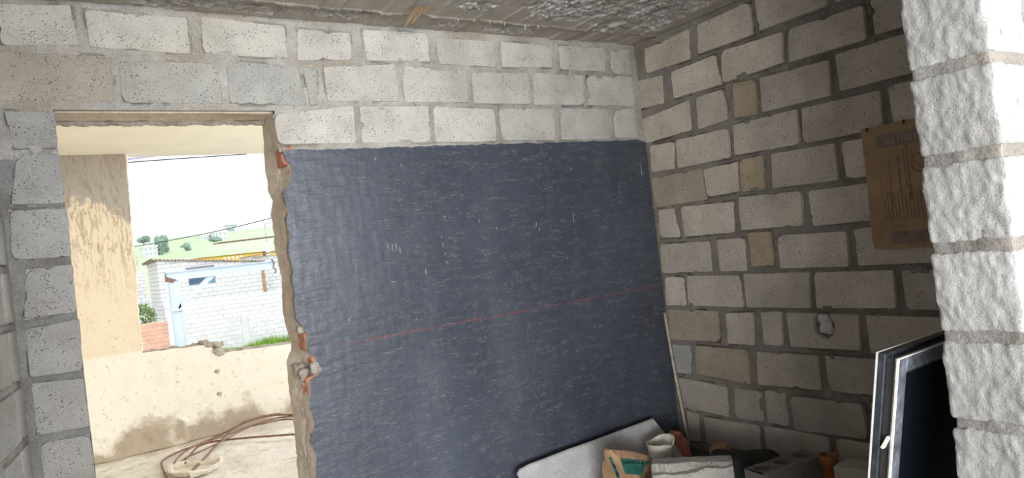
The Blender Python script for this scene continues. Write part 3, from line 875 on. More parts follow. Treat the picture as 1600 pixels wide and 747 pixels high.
# drips along the seam
for x in (-0.99, -1.12, -0.90, -1.21, -1.40):
    l = 0.04 if x == -0.99 else 0.02
    MB().lathe([(0.0005, -l), (0.004, -l * 0.6), (0.007, 0), (0.009, 0.02)], (x, -0.205, CE), 8).obj('mortar_drip', M['rubble'], ceiling)
# far room ceiling
mb = MB().box(-4.0, -0.9, 0.24, 3.85, 2.555, 2.70)
c2 = mb.obj('ceiling.001', M['cream_ceiling'], smooth=False)
tag(c2, 'smooth cream painted ceiling seen through the doorway', 'ceiling', kind='structure')

# ------------------------------------------------------------------ floor
xs = np.arange(-3.6, 0.61, 0.025); ys = np.arange(0.2, 3.72, 0.025)
X, Y = np.meshgrid(xs, ys, indexing='ij')
Zf = 0.006 * fbm(X * 6, Y * 6, 0, 151, 4) + 0.004 * fbm(X * 25, Y * 25, 0, 153, 3) - 0.004
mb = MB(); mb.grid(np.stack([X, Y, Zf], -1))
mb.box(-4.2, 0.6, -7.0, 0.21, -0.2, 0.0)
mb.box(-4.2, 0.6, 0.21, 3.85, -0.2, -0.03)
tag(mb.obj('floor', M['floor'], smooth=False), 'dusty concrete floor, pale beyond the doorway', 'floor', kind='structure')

# ------------------------------------------------------------------ wall_far: pier, broken sill wall
YF = 3.67
def pier_x(z):
    return np.interp(z, [0.837, 1.225, 1.501, 1.778, 2.223, 2.56], [-2.591, -2.585, -2.572, -2.568, -2.557, -2.538]) + 0.008 * fbm(z * 22, 3.0, 0, 161, 3)
mb = MB()
zs = np.linspace(0.80, 2.56, 150); ss = np.linspace(0, 1, 60)
S, Z = np.meshgrid(ss, zs, indexing='ij')
X = -3.7 + (pier_x(Z) + 3.7) * S
Y = YF + 0.004 * fbm(X * 9, 0, Z * 9, 163, 3) + 0.004 * (1 - np.clip((2.2 + 0.03 * fbm(X * 8, 0, 1, 5) - Z) / 0.01, 0, 1)) * -1
mb.grid(np.stack([X, Y, Z], -1))
tt = np.linspace(0, 1, 14)
Z2, T2 = np.meshgrid(zs, tt, indexing='ij')
X2 = pier_x(Z2) + np.sin(np.pi * T2) * 0.02 * fbm(Z2 * 20, T2 * 6, 0, 167, 3) + 0.02 * T2
mb.grid(np.stack([X2, YF + T2 * 0.15, Z2], -1), 0, True)
def sill_top(x):
    return np.interp(x, [-3.7, -2.591, -2.2, -2.087, -2.05, -2.0, -1.955, -1.76, -1.32, 0.6], [0.85, 0.83, 0.812, 0.808, 0.79, 0.745, 0.708, 0.704, 0.682, 0.64]) + 0.004 * fbm(x * 25, 0, 0, 171, 3)
xs = np.arange(-3.7, 0.6, 0.011); ts = np.linspace(0, 1, 76)
X, T = np.meshgrid(xs, ts, indexing='ij')
Z = T * sill_top(X)
Y = YF + 0.003 * fbm(X * 9, 0, Z * 9, 173, 3)
for hx, hz in ((-2.018, 0.551), (-2.018, 0.347)):
    r = np.hypot(X - hx, Z - hz)
    Y = Y + 0.07 * np.clip((0.017 - r) / 0.005, 0, 1)
ledge = np.clip((0.19 + 0.02 * fbm(X * 9, 0, 0, 177, 3) + 0.03 * np.clip((-2.5 - X) * 2, 0, 1) - Z) / 0.012, 0, 1) * np.clip((-2.30 - X) / 0.03, 0, 1)
Y = Y - 0.05 * ledge * (1 + 0.3 * fbm(X * 12, 0, Z * 12, 179, 3))
Y = Y - 0.035 * np.clip((0.05 - Z) / 0.05, 0, 1) ** 2
mb.grid(np.stack([X, Y, Z], -1))
ys = np.linspace(0, 1, 10)
X3, T3 = np.meshgrid(xs, ys, indexing='ij')
Z3 = sill_top(X3) + np.sin(np.pi * T3) * (0.012 + 0.02 * fbm(X3 * 18, T3 * 4, 0, 181, 3))
mb.grid(np.stack([X3, YF + T3 * 0.14, Z3], -1), 1)
mb.box(-3.9, -2.62, YF + 0.02, YF + 0.15, 0.8, 2.6)
mb.prism([(-3.9, YF + 0.09, -0.1), (0.6, YF + 0.09, -0.1), (0.6, YF + 0.09, 0.63), (-1.3, YF + 0.09, 0.675), (-1.95, YF + 0.09, 0.70), (-2.1, YF + 0.09, 0.80), (-3.9, YF + 0.09, 0.83)], (0, 0.06, 0), 0)
wall_far = mb.obj('wall_far', [M['cream'], M['rubble']])
tag(wall_far, 'stained cream wall of the far room with a pier and a broken window opening', 'wall', kind='structure')
rr = random.Random(12)
for i in range(46):
    x = rr.choice([rr.uniform(-2.12, -1.93), rr.uniform(-2.58, -1.3), rr.uniform(-1.9, -1.3)])
    s_ = rr.uniform(0.012, 0.034) * (1.4 if -2.12 < x < -1.93 else 0.8)
    z = float(sill_top(np.array(x))) + s_ * 0.35
    rough_box((s_ * rr.uniform(1, 2), s_ * rr.uniform(1, 1.6), s_), s_ / 3, s_ * 0.3, i, s_ * 0.25, 60).obj('rubble_chunk', M['rubble'], wall_far, False, (x, YF + rr.uniform(0.01, 0.12), z))
for i, (x, z, s_) in enumerate([(-1.975, 0.715, 0.05), (-1.99, 0.74, 0.05), (-2.05, 0.80, 0.045), (-1.965, 0.79, 0.05), (-2.0, 0.805, 0.04), (-1.96, 0.70, 0.04)]):
    rough_box((s_ * 1.6, s_ * 1.2, s_ * 0.8), 0.008, 0.012, i + 60, 0.012, 50).obj('rubble_chunk', M['rubble'], wall_far, False, (x, YF + 0.02, z))
mb = MB().box(-3.9, -3.62, 0.24, YF, 0, 2.56)  # out of view, added so light bounces inside the far room
tag(mb.obj('added_wall_side', M['cream'], smooth=False), 'unseen cream side wall of the far room, added to bounce light', 'wall', kind='structure')

# ================================================================== things in the room
# ------------------------------------------------------------------ kraft sack nailed to the right wall
def bag_x(y, z):
    s = np.clip((-1.395 - y) / 0.43, 0, 1); t = np.clip((z - 1.165) / 0.565, 0, 1)
    return -0.012 - 0.010 * np.sin(np.pi * s) * np.sin(np.pi * t) - 0.004 * fbm(y * 9, z * 9, 0, 211, 3) - 0.004 * np.clip(1 - np.abs(z - 1.272 + 0.02 * (y + 1.4)) / 0.012, 0, 1) - 0.003 * np.clip(1 - np.abs(y + 1.425) / 0.01, 0, 1)
ys = np.linspace(0, 1, 60); zs = np.linspace(0, 1, 80)
S, T = np.meshgrid(ys, zs, indexing='ij')
Yb = -1.398 - S * 0.43 - 0.006 * fbm(T * 6, 0, 0, 213, 3) * (1 - S) - 0.006 * (1 - S) * T
Zb = 1.165 + T * 0.567 + 0.006 * fbm(S * 7, 1.0, 0, 215, 3) * np.abs(2 * T - 1)
mb = MB()
P = np.stack([bag_x(Yb, Zb), Yb, Zb], -1)
mb.grid(P)
Pb = P.copy(); Pb[..., 0] += 0.006
mb.grid(Pb, 0, True)
for a, b in ((P[0], Pb[0]), (P[-1], Pb[-1]), (P[:, 0], Pb[:, 0]), (P[:, -1], Pb[:, -1])):
    mb.grid(np.stack([a, b], 0))
sack = empty('paper_sack', (0, -1.6, 1.165), 'flattened brown kraft paper sack nailed to the right block wall', 'sack')
def kid(mbx, name, mat, parent, smooth=True, color=None):
    """world-space mesh attached to a parent that is only translated"""
    o = mbx.obj(name, mat, None, smooth, None, color)
    o.parent = parent
    o.matrix_parent_inverse = Matrix.Translation(-parent.location)
    return o
kid(mb, 'sheet', M['kraft_wall'], sack)
def decal(y0, y1, z0, z1, name, mat, lift=0.0012, ny=8, nz=8, parent=sack):
    S, T = np.meshgrid(np.linspace(y0, y1, ny), np.linspace(z0, z1, nz), indexing='ij')
    P = np.stack([bag_x(S, T) - lift, S, T], -1)
    return P
mb = MB(); mb.grid(decal(-1.470, -1.80, 1.628, 1.688, '', None, ny=16)); kid(mb, 'print_band', M['print_grey'], sack)
mb = MB(); mb.grid(decal(-1.480, -1.80, 1.186, 1.243, '', None, ny=16)); kid(mb, 'print_band', M['print_grey'], sack)
rr = random.Random(3)
mb = MB()
y = -1.515
while y > -1.70:                               # worn, unreadable letter strokes on the upper band
    w = rr.uniform(0.006, 0.011)
    mb.grid(decal(y, y - w * 0.45, 1.638, 1.638 + rr.uniform(0.02, 0.040), '', None, 0.002, 2, 4))
    mb.grid(decal(y, y - w, 1.650 + rr.uniform(-0.008, 0.012), 1.656 + rr.uniform(-0.004, 0.010), '', None, 0.002, 3, 2))
    y -= w + rr.uniform(0.006, 0.013)
kid(mb, 'print_strokes', M['print_pale'], sack)
mb = MB()
for yy, z0, z1, w in [(-1.515, 1.36, 1.57, .006), (-1.555, 1.40, 1.58, .010), (-1.585, 1.44, 1.61, .007), (-1.597, 1.38, 1.63, .012), (-1.62, 1.52, 1.60, .006)]:
    z = z0
    while z < z1:
        dz = rr.uniform(0.008, 0.02)
        mb.grid(decal(yy, yy - w * rr.uniform(0.6, 1), z, min(z + dz, z1), '', None, 0.0015, 2, 3))
        z += dz + rr.uniform(0.002, 0.006)
for i in range(13):                             # fine print running downwards
    yy = -1.475 - i * 0.0165
    z = 1.29 + rr.uniform(0, 0.01)
    while z < 1.40 + rr.uniform(-0.01, 0.02):
        dz = rr.uniform(0.006, 0.018)
        mb.grid(decal(yy, yy - 0.0045, z, z + dz, '', None, 0.0012, 2, 3))
        z += dz + rr.uniform(0.002, 0.005)
kid(mb, 'print_lines', M['print_dark'], sack)
mb = MB()                                      # ring with a chevron
cy, cz = -1.655, 1.537
for k in range(28):
    a0, a1 = 2 * math.pi * k / 28, 2 * math.pi * (k + 1) / 28
    S = np.array([[cy + r * math.cos(a) for r in (0.036, 0.043)] for a in (a0, a1)])
    T = np.array([[cz + r * math.sin(a) for r in (0.036, 0.043)] for a in (a0, a1)])
    mb.grid(np.stack([bag_x(S, T) - 0.0015, S, T], -1))
for (ya, za), (yb, zb) in (((-1.628, 1.553), (-1.655, 1.517)), ((-1.655, 1.517), (-1.682, 1.553))):
    S = np.linspace(ya, yb, 5)[:, None] + np.array([[0, 0.0]]); T = np.linspace(za, zb, 5)[:, None] + np.array([[0.004, -0.004]])
    mb.grid(np.stack([bag_x(S, T) - 0.0015, S, T], -1))
kid(mb, 'print_emblem', M['print_dark'], sack)
for y, z in ((-1.432, 1.712), (-1.60, 1.717)):
    mb = MB(); mb.tube([(-0.006, y, z), (-0.022, y - 0.003, z + 0.004), (-0.034, y - 0.012, z + 0.010)], [0.003, 0.003, 0.003], 6)
    mb.lathe([(0.0005, -0.002), (0.006, 0), (0.006, 0.002), (0.0005, 0.003)], (-0.035, y - 0.013, z + 0.011), 8, axis=Matrix.Rotation(math.pi / 2, 3, 'Y'))
    kid(mb, 'nail', M['black_rubber'], sack)

# ------------------------------------------------------------------ conduit in the corner
mb = MB()
pth = [(-0.043, -0.030, 0.850), (-0.041, -0.038, 0.70), (-0.040, -0.049, 0.523), (-0.041, -0.071, 0.324), (-0.040, -0.090, 0.14), (-0.039, -0.104, 0.004)]
mb.tube(pth, 0.0085, 10)
rodc = mb.obj('conduit', M['pipe'])
tag(rodc, 'thin pale conduit standing upright in the corner beside the navy panel', 'pipe')
mb = MB(); mb.tube([(-0.0405, -0.062, 0.398), (-0.041, -0.070, 0.328)], 0.0105, 10)
mb.obj('coupling', M['pipe'], rodc)

# ------------------------------------------------------------------ grey board leaning on the navy panel
pl = lambda x, z: (x, -0.030 - (0.30 - z) * 0.5 - 0.028, z)
prof = [(-0.299, 0.252), (-0.45, 0.2485), (-0.60, 0.2455), (-0.78, 0.240), (-0.95, 0.2385), (-1.10, 0.233), (-1.22, 0.230), (-1.285, 0.222), (-1.309, 0.205), (-1.306, 0.16), (-1.29, 0.10), (-1.27, 0.004), (-0.90, 0.004), (-0.50, 0.004), (-0.20, 0.004), (-0.215, 0.06), (-0.253, 0.145)]
mb = MB(); mb.prism([pl(*a) for a in prof], (0, -0.0107, -0.00535))
bd = mb.obj('grey_board', M['board'], smooth=False)
tag(bd, 'broken sheet of grey cement board leaning against the navy wall', 'board')
for v in bd.data.vertices: v.co.z = max(v.co.z, 0.001)

# ------------------------------------------------------------------ cement sack with green labels
A, B = np.array((-0.945, -0.400, 0.298)), np.array((-0.600, -0.400, 0.152))
def sackpt(s, t):
    """s along the ridge, t 0 front foot .. .5 ridge .. 1 back foot"""
    s = np.asarray(s, float); t = np.asarray(t, float)
    s, t = np.broadcast_arrays(s, t)
    ridge = A + (B - A) * s[..., None]
    ridge = ridge + np.stack([0 * s, 0 * s, 0.012 * np.sin(np.pi * s) * 1.2 - 0.02 * np.clip(s - 0.8, 0, 1) * 3], -1)
    front = np.stack([-0.970 + 0.370 * s, -0.505 + 0.085 * s ** 2 - 0.02 * np.sin(np.pi * s), 0 * s], -1)
    rear = np.stack([-0.955 + 0.355 * s, -0.30 + 0 * s, 0 * s], -1)
    a = np.clip(t / 0.5, 0, 1)[..., None]; b = np.clip((t - 0.5) / 0.5, 0, 1)[..., None]
    P = front + (ridge - front) * a
    P = np.where(b > 0, ridge + (rear - ridge) * b, P)
    bulge = 0.018 * np.sin(np.pi * np.clip(t / 0.5, 0, 1))
    P = P + np.stack([0 * s, -bulge, 0 * s], -1)
    n = fbm(P[..., 0] * 15, P[..., 1] * 15, P[..., 2] * 15, 221, 3)
    cr = np.abs(fbm(P[..., 0] * 9 + 4, P[..., 1] * 9, P[..., 2] * 9, 227, 2))
    P = P + np.stack([0 * n, -0.010 * n - 0.016 * np.clip(0.16 - cr, 0, 1) * 5, 0.004 * n], -1)
    P[..., 2] = np.maximum(P[..., 2], 0.001)
    return P
S, T = np.meshgrid(np.linspace(0, 1, 60), np.linspace(0, 1, 60), indexing='ij')
mb = MB(); P = sackpt(S, T); mb.grid(P)
for i in (0, -1):
    c = P[i].mean(0); c[2] *= 0.9
    mb.add(np.vstack([P[i], c]), [(k, k + 1, 60) if i == 0 else (k + 1, k, 60) for k in range(59)])
cement = empty('cement_sack', (-0.78, -0.4, 0), 'crumpled kraft cement sack with green labels in front of the grey board', 'sack')
kid(mb, 'paper_body', M['kraft'], cement)
def label_patch(poly_s, poly_t, name, mat, lift=0.003):
    S = np.linspace(0, 1, 14)[:, None]; T = np.linspace(0, 1, 10)[None, :]
    s = poly_s[0] * (1 - S) * (1 - T) + poly_s[1] * S * (1 - T) + poly_s[2] * S * T + poly_s[3] * (1 - S) * T
    t = poly_t[0] * (1 - S) * (1 - T) + poly_t[1] * S * (1 - T) + poly_t[2] * S * T + poly_t[3] * (1 - S) * T
    P = sackpt(s, t) + np.array([0, -lift, lift * 0.4])
    return P
g = dict(poly_s=(0.17, 0.55, 0.74, 0.17), poly_t=(0.265, 0.30, 0.40, 0.405))
mb = MB(); mb.grid(label_patch((0.20, 0.44, 0.80, 0.19), (0.29, 0.265, 0.41, 0.415), '', None)); kid(mb, 'green_label', M['green'], cement)
mb = MB(); mb.grid(label_patch((0.015, 0.085, 0.055, 0.005), (0.02, 0.02, 0.43, 0.43), '', None)); kid(mb, 'green_label', M['green'], cement)
rr = random.Random(5)
mb = MB()
for i in range(9):                              # unreadable dark lettering across the label
    a = 0.23 + i * 0.045
    mb.grid(label_patch((a, a + 0.030, a + 0.030, a), (0.373 - i * .0006, 0.373 - i * .0006, 0.373 + rr.uniform(0.010, 0.020), 0.373 + rr.uniform(0.010, 0.020)), '', None, 0.0055))
for i in range(5):
    t = 0.10 + 0.06 * i
    mb.grid(label_patch((0.025, 0.062, 0.058, 0.022), (t, t, t + 0.035, t + 0.035), '', None, 0.0055))
o = kid(mb, 'label_ink', M['ink'], cement); o['kind'] = 'stuff'
film = rough_box((0.15, 0.09, 0.13), 0.008, 0.030, 33, 0.045, 13)
fo = film.obj('plastic_bundle', M['plastic_grey'], None, True, (-0.845, -0.640, 0.082))
tag(fo, 'crumpled grey-brown plastic bundle in front of the cement sack', 'bundle')

# ------------------------------------------------------------------ white pipe piece
c = (-0.505, -0.335)
prof = []
mb = MB()
k = 32
tb = np.linspace(0, 1, 18)
def tubept(a, t, r):
    rim = 0.205 + 0.020 * np.clip(np.cos(a - 0.1), 0, 1) ** 2 - 0.018 * np.clip(1 - np.abs(((a + 1.15 + np.pi) % (2 * np.pi)) - np.pi) / 0.55, 0, 1) + 0.004 * fbm(np.cos(a) * 4, np.sin(a) * 4, 0, 231, 2)
    fl = 1 + 0.13 * np.clip((t - 0.86) / 0.14, 0, 1) ** 2
    ext = 0.022 * np.clip(np.cos(a - 0.15), 0, 1) ** 3 * np.clip((t - 0.75) / 0.25, 0, 1)
    return np.stack([c[0] + (r * fl + ext) * np.cos(a), c[1] + (r * fl + ext) * np.sin(a), t * rim + 0.001], -1)
Aa, Tt = np.meshgrid(np.linspace(0, 2 * np.pi, k + 1), tb, indexing='ij')
mb.grid(tubept(Aa, Tt, 0.068)); mb.grid(tubept(Aa, Tt, 0.061), 0, True)
rim1, rim2 = tubept(Aa[:, -1], Tt[:, -1], 0.068), tubept(Aa[:, -1], Tt[:, -1], 0.061)
mb.grid(np.stack([rim1, rim2], 1))
wp = mb.obj('white_pipe_offcut', M['pvc_white'])
tag(wp, 'dirty white plastic pipe offcut with a broken flared rim', 'pipe')

# ------------------------------------------------------------------ clay fragment in the corner
mb = MB(); mb.prism([(-0.222, -0.155, 0.001), (-0.118, -0.19, 0.001), (-0.122, -0.175, 0.085), (-0.155, -0.15, 0.148), (-0.190, -0.140, 0.152), (-0.224, -0.143, 0.128)], (0.012, 0.05, 0))
cf = mb.obj('clay_fragment', M['brick'], smooth=False)
tag(cf, 'piece of reddish clay brick standing in the corner under the conduit', 'brick')

# ------------------------------------------------------------------ chipped block lying in front
def chip(Q, N):
    # the long upper edge nearest the room has broken away
    e = 0.030 + 0.014 * fbm(Q[..., 0] * 13, 0, 0, 241, 3) - 0.018 * np.clip(Q[..., 0] / 0.19, -1, 1)
    near = np.clip(1 - (Q[..., 1] + 0.075) / 0.075, 0, 1)
    cut = 0.1 - e
    m = (Q[..., 1] < -0.03 + 0.02 * fbm(Q[..., 0] * 17, 1, 0, 243, 3)) & (Q[..., 2] > cut)
    Z2 = np.where(m, cut + 0.004 * fbm(Q[..., 0] * 50, Q[..., 1] * 50, 0, 245, 2), Q[..., 2])
    return np.stack([Q[..., 0], Q[..., 1], Z2], -1)
ob = rough_box((0.40, 0.15, 0.192), 0.0075, 0.004, 35, 0.008, 40, chip).obj('loose_block', M['block'], None, True, (-0.618, -0.668, 0.097), (0.70, 0.66, 0.61))
ob.rotation_euler = (0, 0, math.radians(-47))
tag(ob, 'pale chipped concrete block with a broken upper edge on the floor', 'block')

# ------------------------------------------------------------------ hollow block with three cells
W, D_, H_ = 0.385, 0.125, 0.20
ax, ay = np.linspace(-W / 2, W / 2, 150), np.linspace(-D_ / 2, D_ / 2, 50)
X, Y = np.meshgrid(ax, ay, indexing='ij')
Zt = 0.2 + 0.003 * fbm(X * 40, Y * 40, 0, 251, 3) - 0.008 * np.clip((np.abs(Y) - D_ / 2 + 0.008) / 0.008, 0, 1) ** 2
for cx in (-0.122, 0.0, 0.122):
    r = ((X - cx) / 0.048) ** 2 + (Y / 0.040) ** 2 + 0.12 * fbm(X * 30, Y * 30, 0, 253, 2)
    Zt = Zt - 0.16 * np.clip((1.0 - r) / 0.12, 0, 1)
mb = MB(); mb.grid(np.stack([X, Y, Zt], -1))
sd = rough_box((W, D_, 0.19), 0.010, 0.003, 37, 0.004, 45)
full = MB()
full.grid(np.stack([X, Y, Zt], -1))
for arr in sd.v[:4]:                     # the four sides only
    q = arr + np.array([0, 0, 0.097]); q[:, 2] = np.where(q[:, 2] > 0.188, 0.197, q[:, 2])
sides = MB()
for pts in (((-W/2, -D_/2), (W/2, -D_/2)), ((W/2, -D_/2), (W/2, D_/2)), ((W/2, D_/2), (-W/2, D_/2)), ((-W/2, D_/2), (-W/2, -D_/2))):
    (xa, ya), (xb_, yb_) = pts
    s = np.linspace(0, 1, 44); z = np.linspace(0, 1, 24)
    S, T = np.meshgrid(s, z, indexing='ij')
    xx, yy = xa + (xb_ - xa) * S, ya + (yb_ - ya) * S
    nn = np.array([yb_ - ya, -(xb_ - xa)]); nn = nn / np.linalg.norm(nn)
    dd = 0.0025 * fbm(xx * 50, yy * 50, T * 10, 257, 3)
    full.grid(np.stack([xx + nn[0] * dd, yy + nn[1] * dd, T * 0.193], -1))
hb = full.obj('hollow_block', M['block'], None, True, (-0.375, -1.035, 0), (0.21, 0.195, 0.175))
hb.rotation_euler = (0, 0, math.radians(-8))
tag(hb, 'dark hollow concrete block with three open cells facing up', 'block')

# ------------------------------------------------------------------ orange pipe
mb = MB()
mb.lathe([(0.036, 0.0), (0.036, 0.165), (0.039, 0.17), (0.0425, 0.178), (0.0425, 0.186), (0.041, 0.19), (0.0425, 0.194), (0.0425, 0.215), (0.039, 0.216), (0.037, 0.214), (0.034, 0.17), (0.032, 0.0)], (-0.222, -1.172, 0.0005), 28)
op = mb.obj('orange_pipe', M['pvc_orange'])
tag(op, 'short orange drain pipe standing upright beside the hollow block', 'pipe')

# ------------------------------------------------------------------ pale block and black hose near the window leaf
ob = rough_box((0.25, 0.15, 0.19), 0.010, 0.004, 39, 0.010, 40).obj('loose_block.001', M['block'], None, True, (-0.20, -1.35, 0.097), (0.50, 0.455, 0.40))
ob.rotation_euler = (0, 0, math.radians(-82))
tag(ob, 'small plain grey block between the orange pipe and the leaning window', 'block')
mb = MB()
pth = []
for i in range(150):
    a = i / 149 * 2 * math.pi * 4
    pth.append((-0.24 + (0.10 + 0.005 * math.sin(i)) * math.cos(a), -1.60 + (0.10 + 0.004 * math.cos(i * 2)) * math.sin(a), 0.016 + i / 149 * 0.10))
mb.tube(pth, 0.0135, 8)
tag(mb.obj('hose_coil', M['black_rubber']), 'coil of black hose on the floor beside the leaning window', 'hose')

# ------------------------------------------------------------------ dark cloth heap
cl = rough_box((0.36, 0.24, 0.13), 0.012, 0.028, 41, 0.055, 12).obj('cloth_heap', M['cloth_dark'], None, True, (-0.27, -0.70, 0.078))
cl.rotation_euler = (0, 0, math.radians(-55))
tag(cl, 'dark greenish cloth heaped between the two blocks and the wall', 'cloth')
cb = rough_box((0.14, 0.09, 0.10), 0.012, 0.010, 43, 0.012, 20).obj('cardboard_scrap', M['kraft'], None, True, (-0.135, -0.43, 0.062))
cb.rotation_euler = (0, 0, 0.5)
tag(cb, 'crumpled brown cardboard scrap on the floor at the foot of the wall', 'cardboard')

# ------------------------------------------------------------------ window leaf leaning on the partition
leaf = empty('window_leaf', (-1.562, -2.0555, 0.0), 'dark framed glass window leaf leaning against the whitewashed partition', 'window')
leaf.rotation_euler = (math.radians(10.76), 0, 0)
LW, LH, B0 = 0.74, 1.042, 0.011
def lbox(name, mat, *bx):
    mb = MB()
    for b in bx: mb.box(*b)
    o = mb.obj(name, mat, leaf, False)
    bv = o.modifiers.new('bevel', 'BEVEL'); bv.width = 0.0012; bv.segments = 1; bv.limit_method = 'ANGLE'
    return o
def ring_boxes(x0, x1, z0, z1, y0, y1, w):
    return [(x0, x0 + w, y0, y1, z0, z1), (x1 - w, x1, y0, y1, z0, z1), (x0 + w, x1 - w, y0, y1, z1 - w, z1), (x0 + w, x1 - w, y0, y1, z0, z0 + w)]
lbox('flange', M['frame_white'], *ring_boxes(0.0, LW, B0, LH, -0.006, 0.0, 0.03))
lbox('outer_frame', M['aluminium'], *ring_boxes(0.0, LW, B0, LH, -0.024, -0.006, 0.034))
lbox('channel', M['frame_dark'], *ring_boxes(0.010, LW - 0.010, B0 + 0.01, LH - 0.011, -0.046, -0.024, 0.03))
lbox('sash', M['sash'], *ring_boxes(0.003, LW - 0.003, B0 + 0.003, LH - 0.004, -0.056, -0.046, 0.040))
lbox('glazing_bead', M['frame_dark'], *ring_boxes(0.043, LW - 0.043, B0 + 0.043, LH - 0.044, -0.0535, -0.046, 0.006))
lbox('glass_pane', M['glass_dark'], (0.041, LW - 0.041, -0.050, -0.0475, B0 + 0.041, LH - 0.042))
lbox('sash_highlight', M['frame_white'], (0.0015, 0.0045, -0.0575, -0.050, B0 + 0.003, LH - 0.004), (0.003, LW - 0.003, -0.0575, -0.052, LH - 0.0065, LH - 0.003))  # white strips paint the bright glint along the sash edges
mb = MB(); mb.prism([(-0.005, -0.036, 0.803), (-0.005, -0.030, 0.805), (-0.005, -0.043, 0.838), (-0.005, -0.049, 0.836)], (0.015, 0, 0))
mb.obj('latch', M['frame_white'], leaf, False)

# ------------------------------------------------------------------ splinter of formwork board in the ceiling
mb = MB()
for k, (dx, dy, l) in enumerate([(0, 0, 1.0), (0.026, 0.010, 0.82), (0.045, -0.006, 0.45)]):
    a = np.array((-1.662 + dx, -0.33 + dy, 2.552)); b = a + np.array((-0.035, 0.13, -0.072)) * l
    w0 = 0.013
    pts = []
    for s, w in ((0, w0), (0.5, w0 * 0.9), (0.8, w0 * 0.55), (1.0, 0.0015)):
        q = a + (b - a) * s
        pts.append([(q[0] - w, q[1], q[2] + 0.004), (q[0] + w, q[1] + 0.004, q[2]), (q[0] + w, q[1] + 0.006, q[2] + 0.007), (q[0] - w, q[1] + 0.002, q[2] + 0.011)])
    P = np.array(pts)
    P = np.concatenate([P, P[:, :1]], 1)
    mb.grid(P, 0, True)
sp = mb.obj('wood_splinter', M['wood'], smooth=False)
tag(sp, 'splintered end of a formwork board hanging from the concrete ceiling', 'wood')

# ------------------------------------------------------------------ rods on the far floor
RODS = [[(-1.367, 3.481, 0.01), (-1.421, 3.6, 0.021), (-1.548, 3.6, 0.066), (-1.727, 3.6, 0.072), (-1.906, 3.6, 0.039), (-2.076, 3.535, 0.01), (-2.232, 3.401, 0.01), (-2.461, 3.248, 0.01), (-2.568, 3.121, 0.01), (-2.614, 2.975, 0.01), (-2.639, 2.512, 0.01), (-2.644, 2.226, 0.01)],
        [(-1.366, 3.48, 0.022), (-1.45, 3.6, 0.037), (-1.624, 3.6, 0.066), (-1.814, 3.6, 0.063), (-1.935, 3.6, 0.028), (-2.06, 3.368, 0.022), (-2.195, 3.088, 0.022), (-2.326, 2.778, 0.022), (-2.439, 2.547, 0.022), (-2.525, 2.303, 0.022), (-2.572, 2.158, 0.022)],
        [(-1.58, 2.686, 0.034), (-1.657, 2.773, 0.034), (-1.805, 2.918, 0.034), (-1.945, 3.05, 0.034), (-2.119, 3.185, 0.034), (-2.226, 3.22, 0.034), (-2.301, 3.176, 0.034), (-2.362, 3.059, 0.034), (-2.413, 2.921, 0.034), (-2.518, 2.743, 0.034)],
        [(-1.425, 3.28, 0.046), (-1.491, 3.474, 0.046), (-1.618, 3.52, 0.046), (-1.761, 3.473, 0.046), (-1.876, 3.39, 0.046), (-2.032, 3.211, 0.046), (-2.148, 3.095, 0.046), (-2.276, 2.967, 0.046), (-2.381, 2.879, 0.046), (-2.446, 2.821, 0.046), (-2.489, 2.642, 0.046)],
        [(-1.457, 3.168, 0.058), (-1.581, 3.333, 0.058), (-1.716, 3.357, 0.058), (-1.867, 3.372, 0.058), (-2.039, 3.249, 0.058), (-2.207, 3.175, 0.058), (-2.37, 3.082, 0.058), (-2.496, 2.871, 0.058), (-2.56, 2.678, 0.058)]]
RLAB = ['outermost thin brown rod curving round on the far floor', 'pale brown rod crossing diagonally over the other rods',
        'straight rod running off behind the doorway edge', 'dark rod bent twice near the pale tray', 'short reddish rod ending under the pale tray']
def smooth_path(p, n=6):
    p = np.array(p, float)
    q = [p[0]]
    for i in range(len(p) - 1):
        p0, p1, p2, p3 = p[max(i - 1, 0)], p[i], p[i + 1], p[min(i + 2, len(p) - 1)]
        for k in range(1, n + 1):
            t = k / n
            q.append(0.5 * (2 * p1 + (p2 - p0) * t + (2 * p0 - 5 * p1 + 4 * p2 - p3) * t * t + (3 * p1 - p0 - 3 * p2 + p3) * t ** 3))
    return np.array(q)
for i, (r, lab) in enumerate(zip(RODS, RLAB)):
    P = smooth_path(r)
    P[:, 2] = np.maximum(P[:, 2], 0.010)
    mb = MB(); mb.tube(P, 0.0085 if i in (1, 2) else 0.007, 7)
    tag(mb.obj('bent_rod', M['rust']), lab, 'rod', 'bent rods on the far floor')
tray = MB()
out = [(-2.565, 2.70), (-2.47, 2.66), (-2.38, 2.60), (-2.28, 2.53), (-2.30, 2.43), (-2.40, 2.34), (-2.50, 2.33), (-2.585, 2.50)]
cc = np.mean(out, 0)
base = [(x, y, 0.012) for x, y in out]
rim = [(x + (x - cc[0]) * 0.10, y + (y - cc[1]) * 0.10, 0.050 + 0.012 * math.sin(i * 2.3)) for i, (x, y) in enumerate(out)]
rimo = [(x + (x - cc[0]) * 0.14, y + (y - cc[1]) * 0.14, z - 0.004) for (x, y, z) in rim]
foot = [(x + (x - cc[0]) * 0.05, y + (y - cc[1]) * 0.05, 0.006) for x, y, z in base]
n = 8
V = base + rim + rimo + foot
F = [tuple(range(n))] + [(i + r * n, (i + 1) % n + r * n, (i + 1) % n + (r + 1) * n, i + (r + 1) * n) for r in range(3) for i in range(n)] + [tuple(range(3 * n, 4 * n))]
tray.add(V, F)
tr_ = tray.obj('broken_tray', M['pvc_white'], smooth=False)
tag(tr_, 'pale broken plastic tray lying on the far floor among the rods', 'tray')

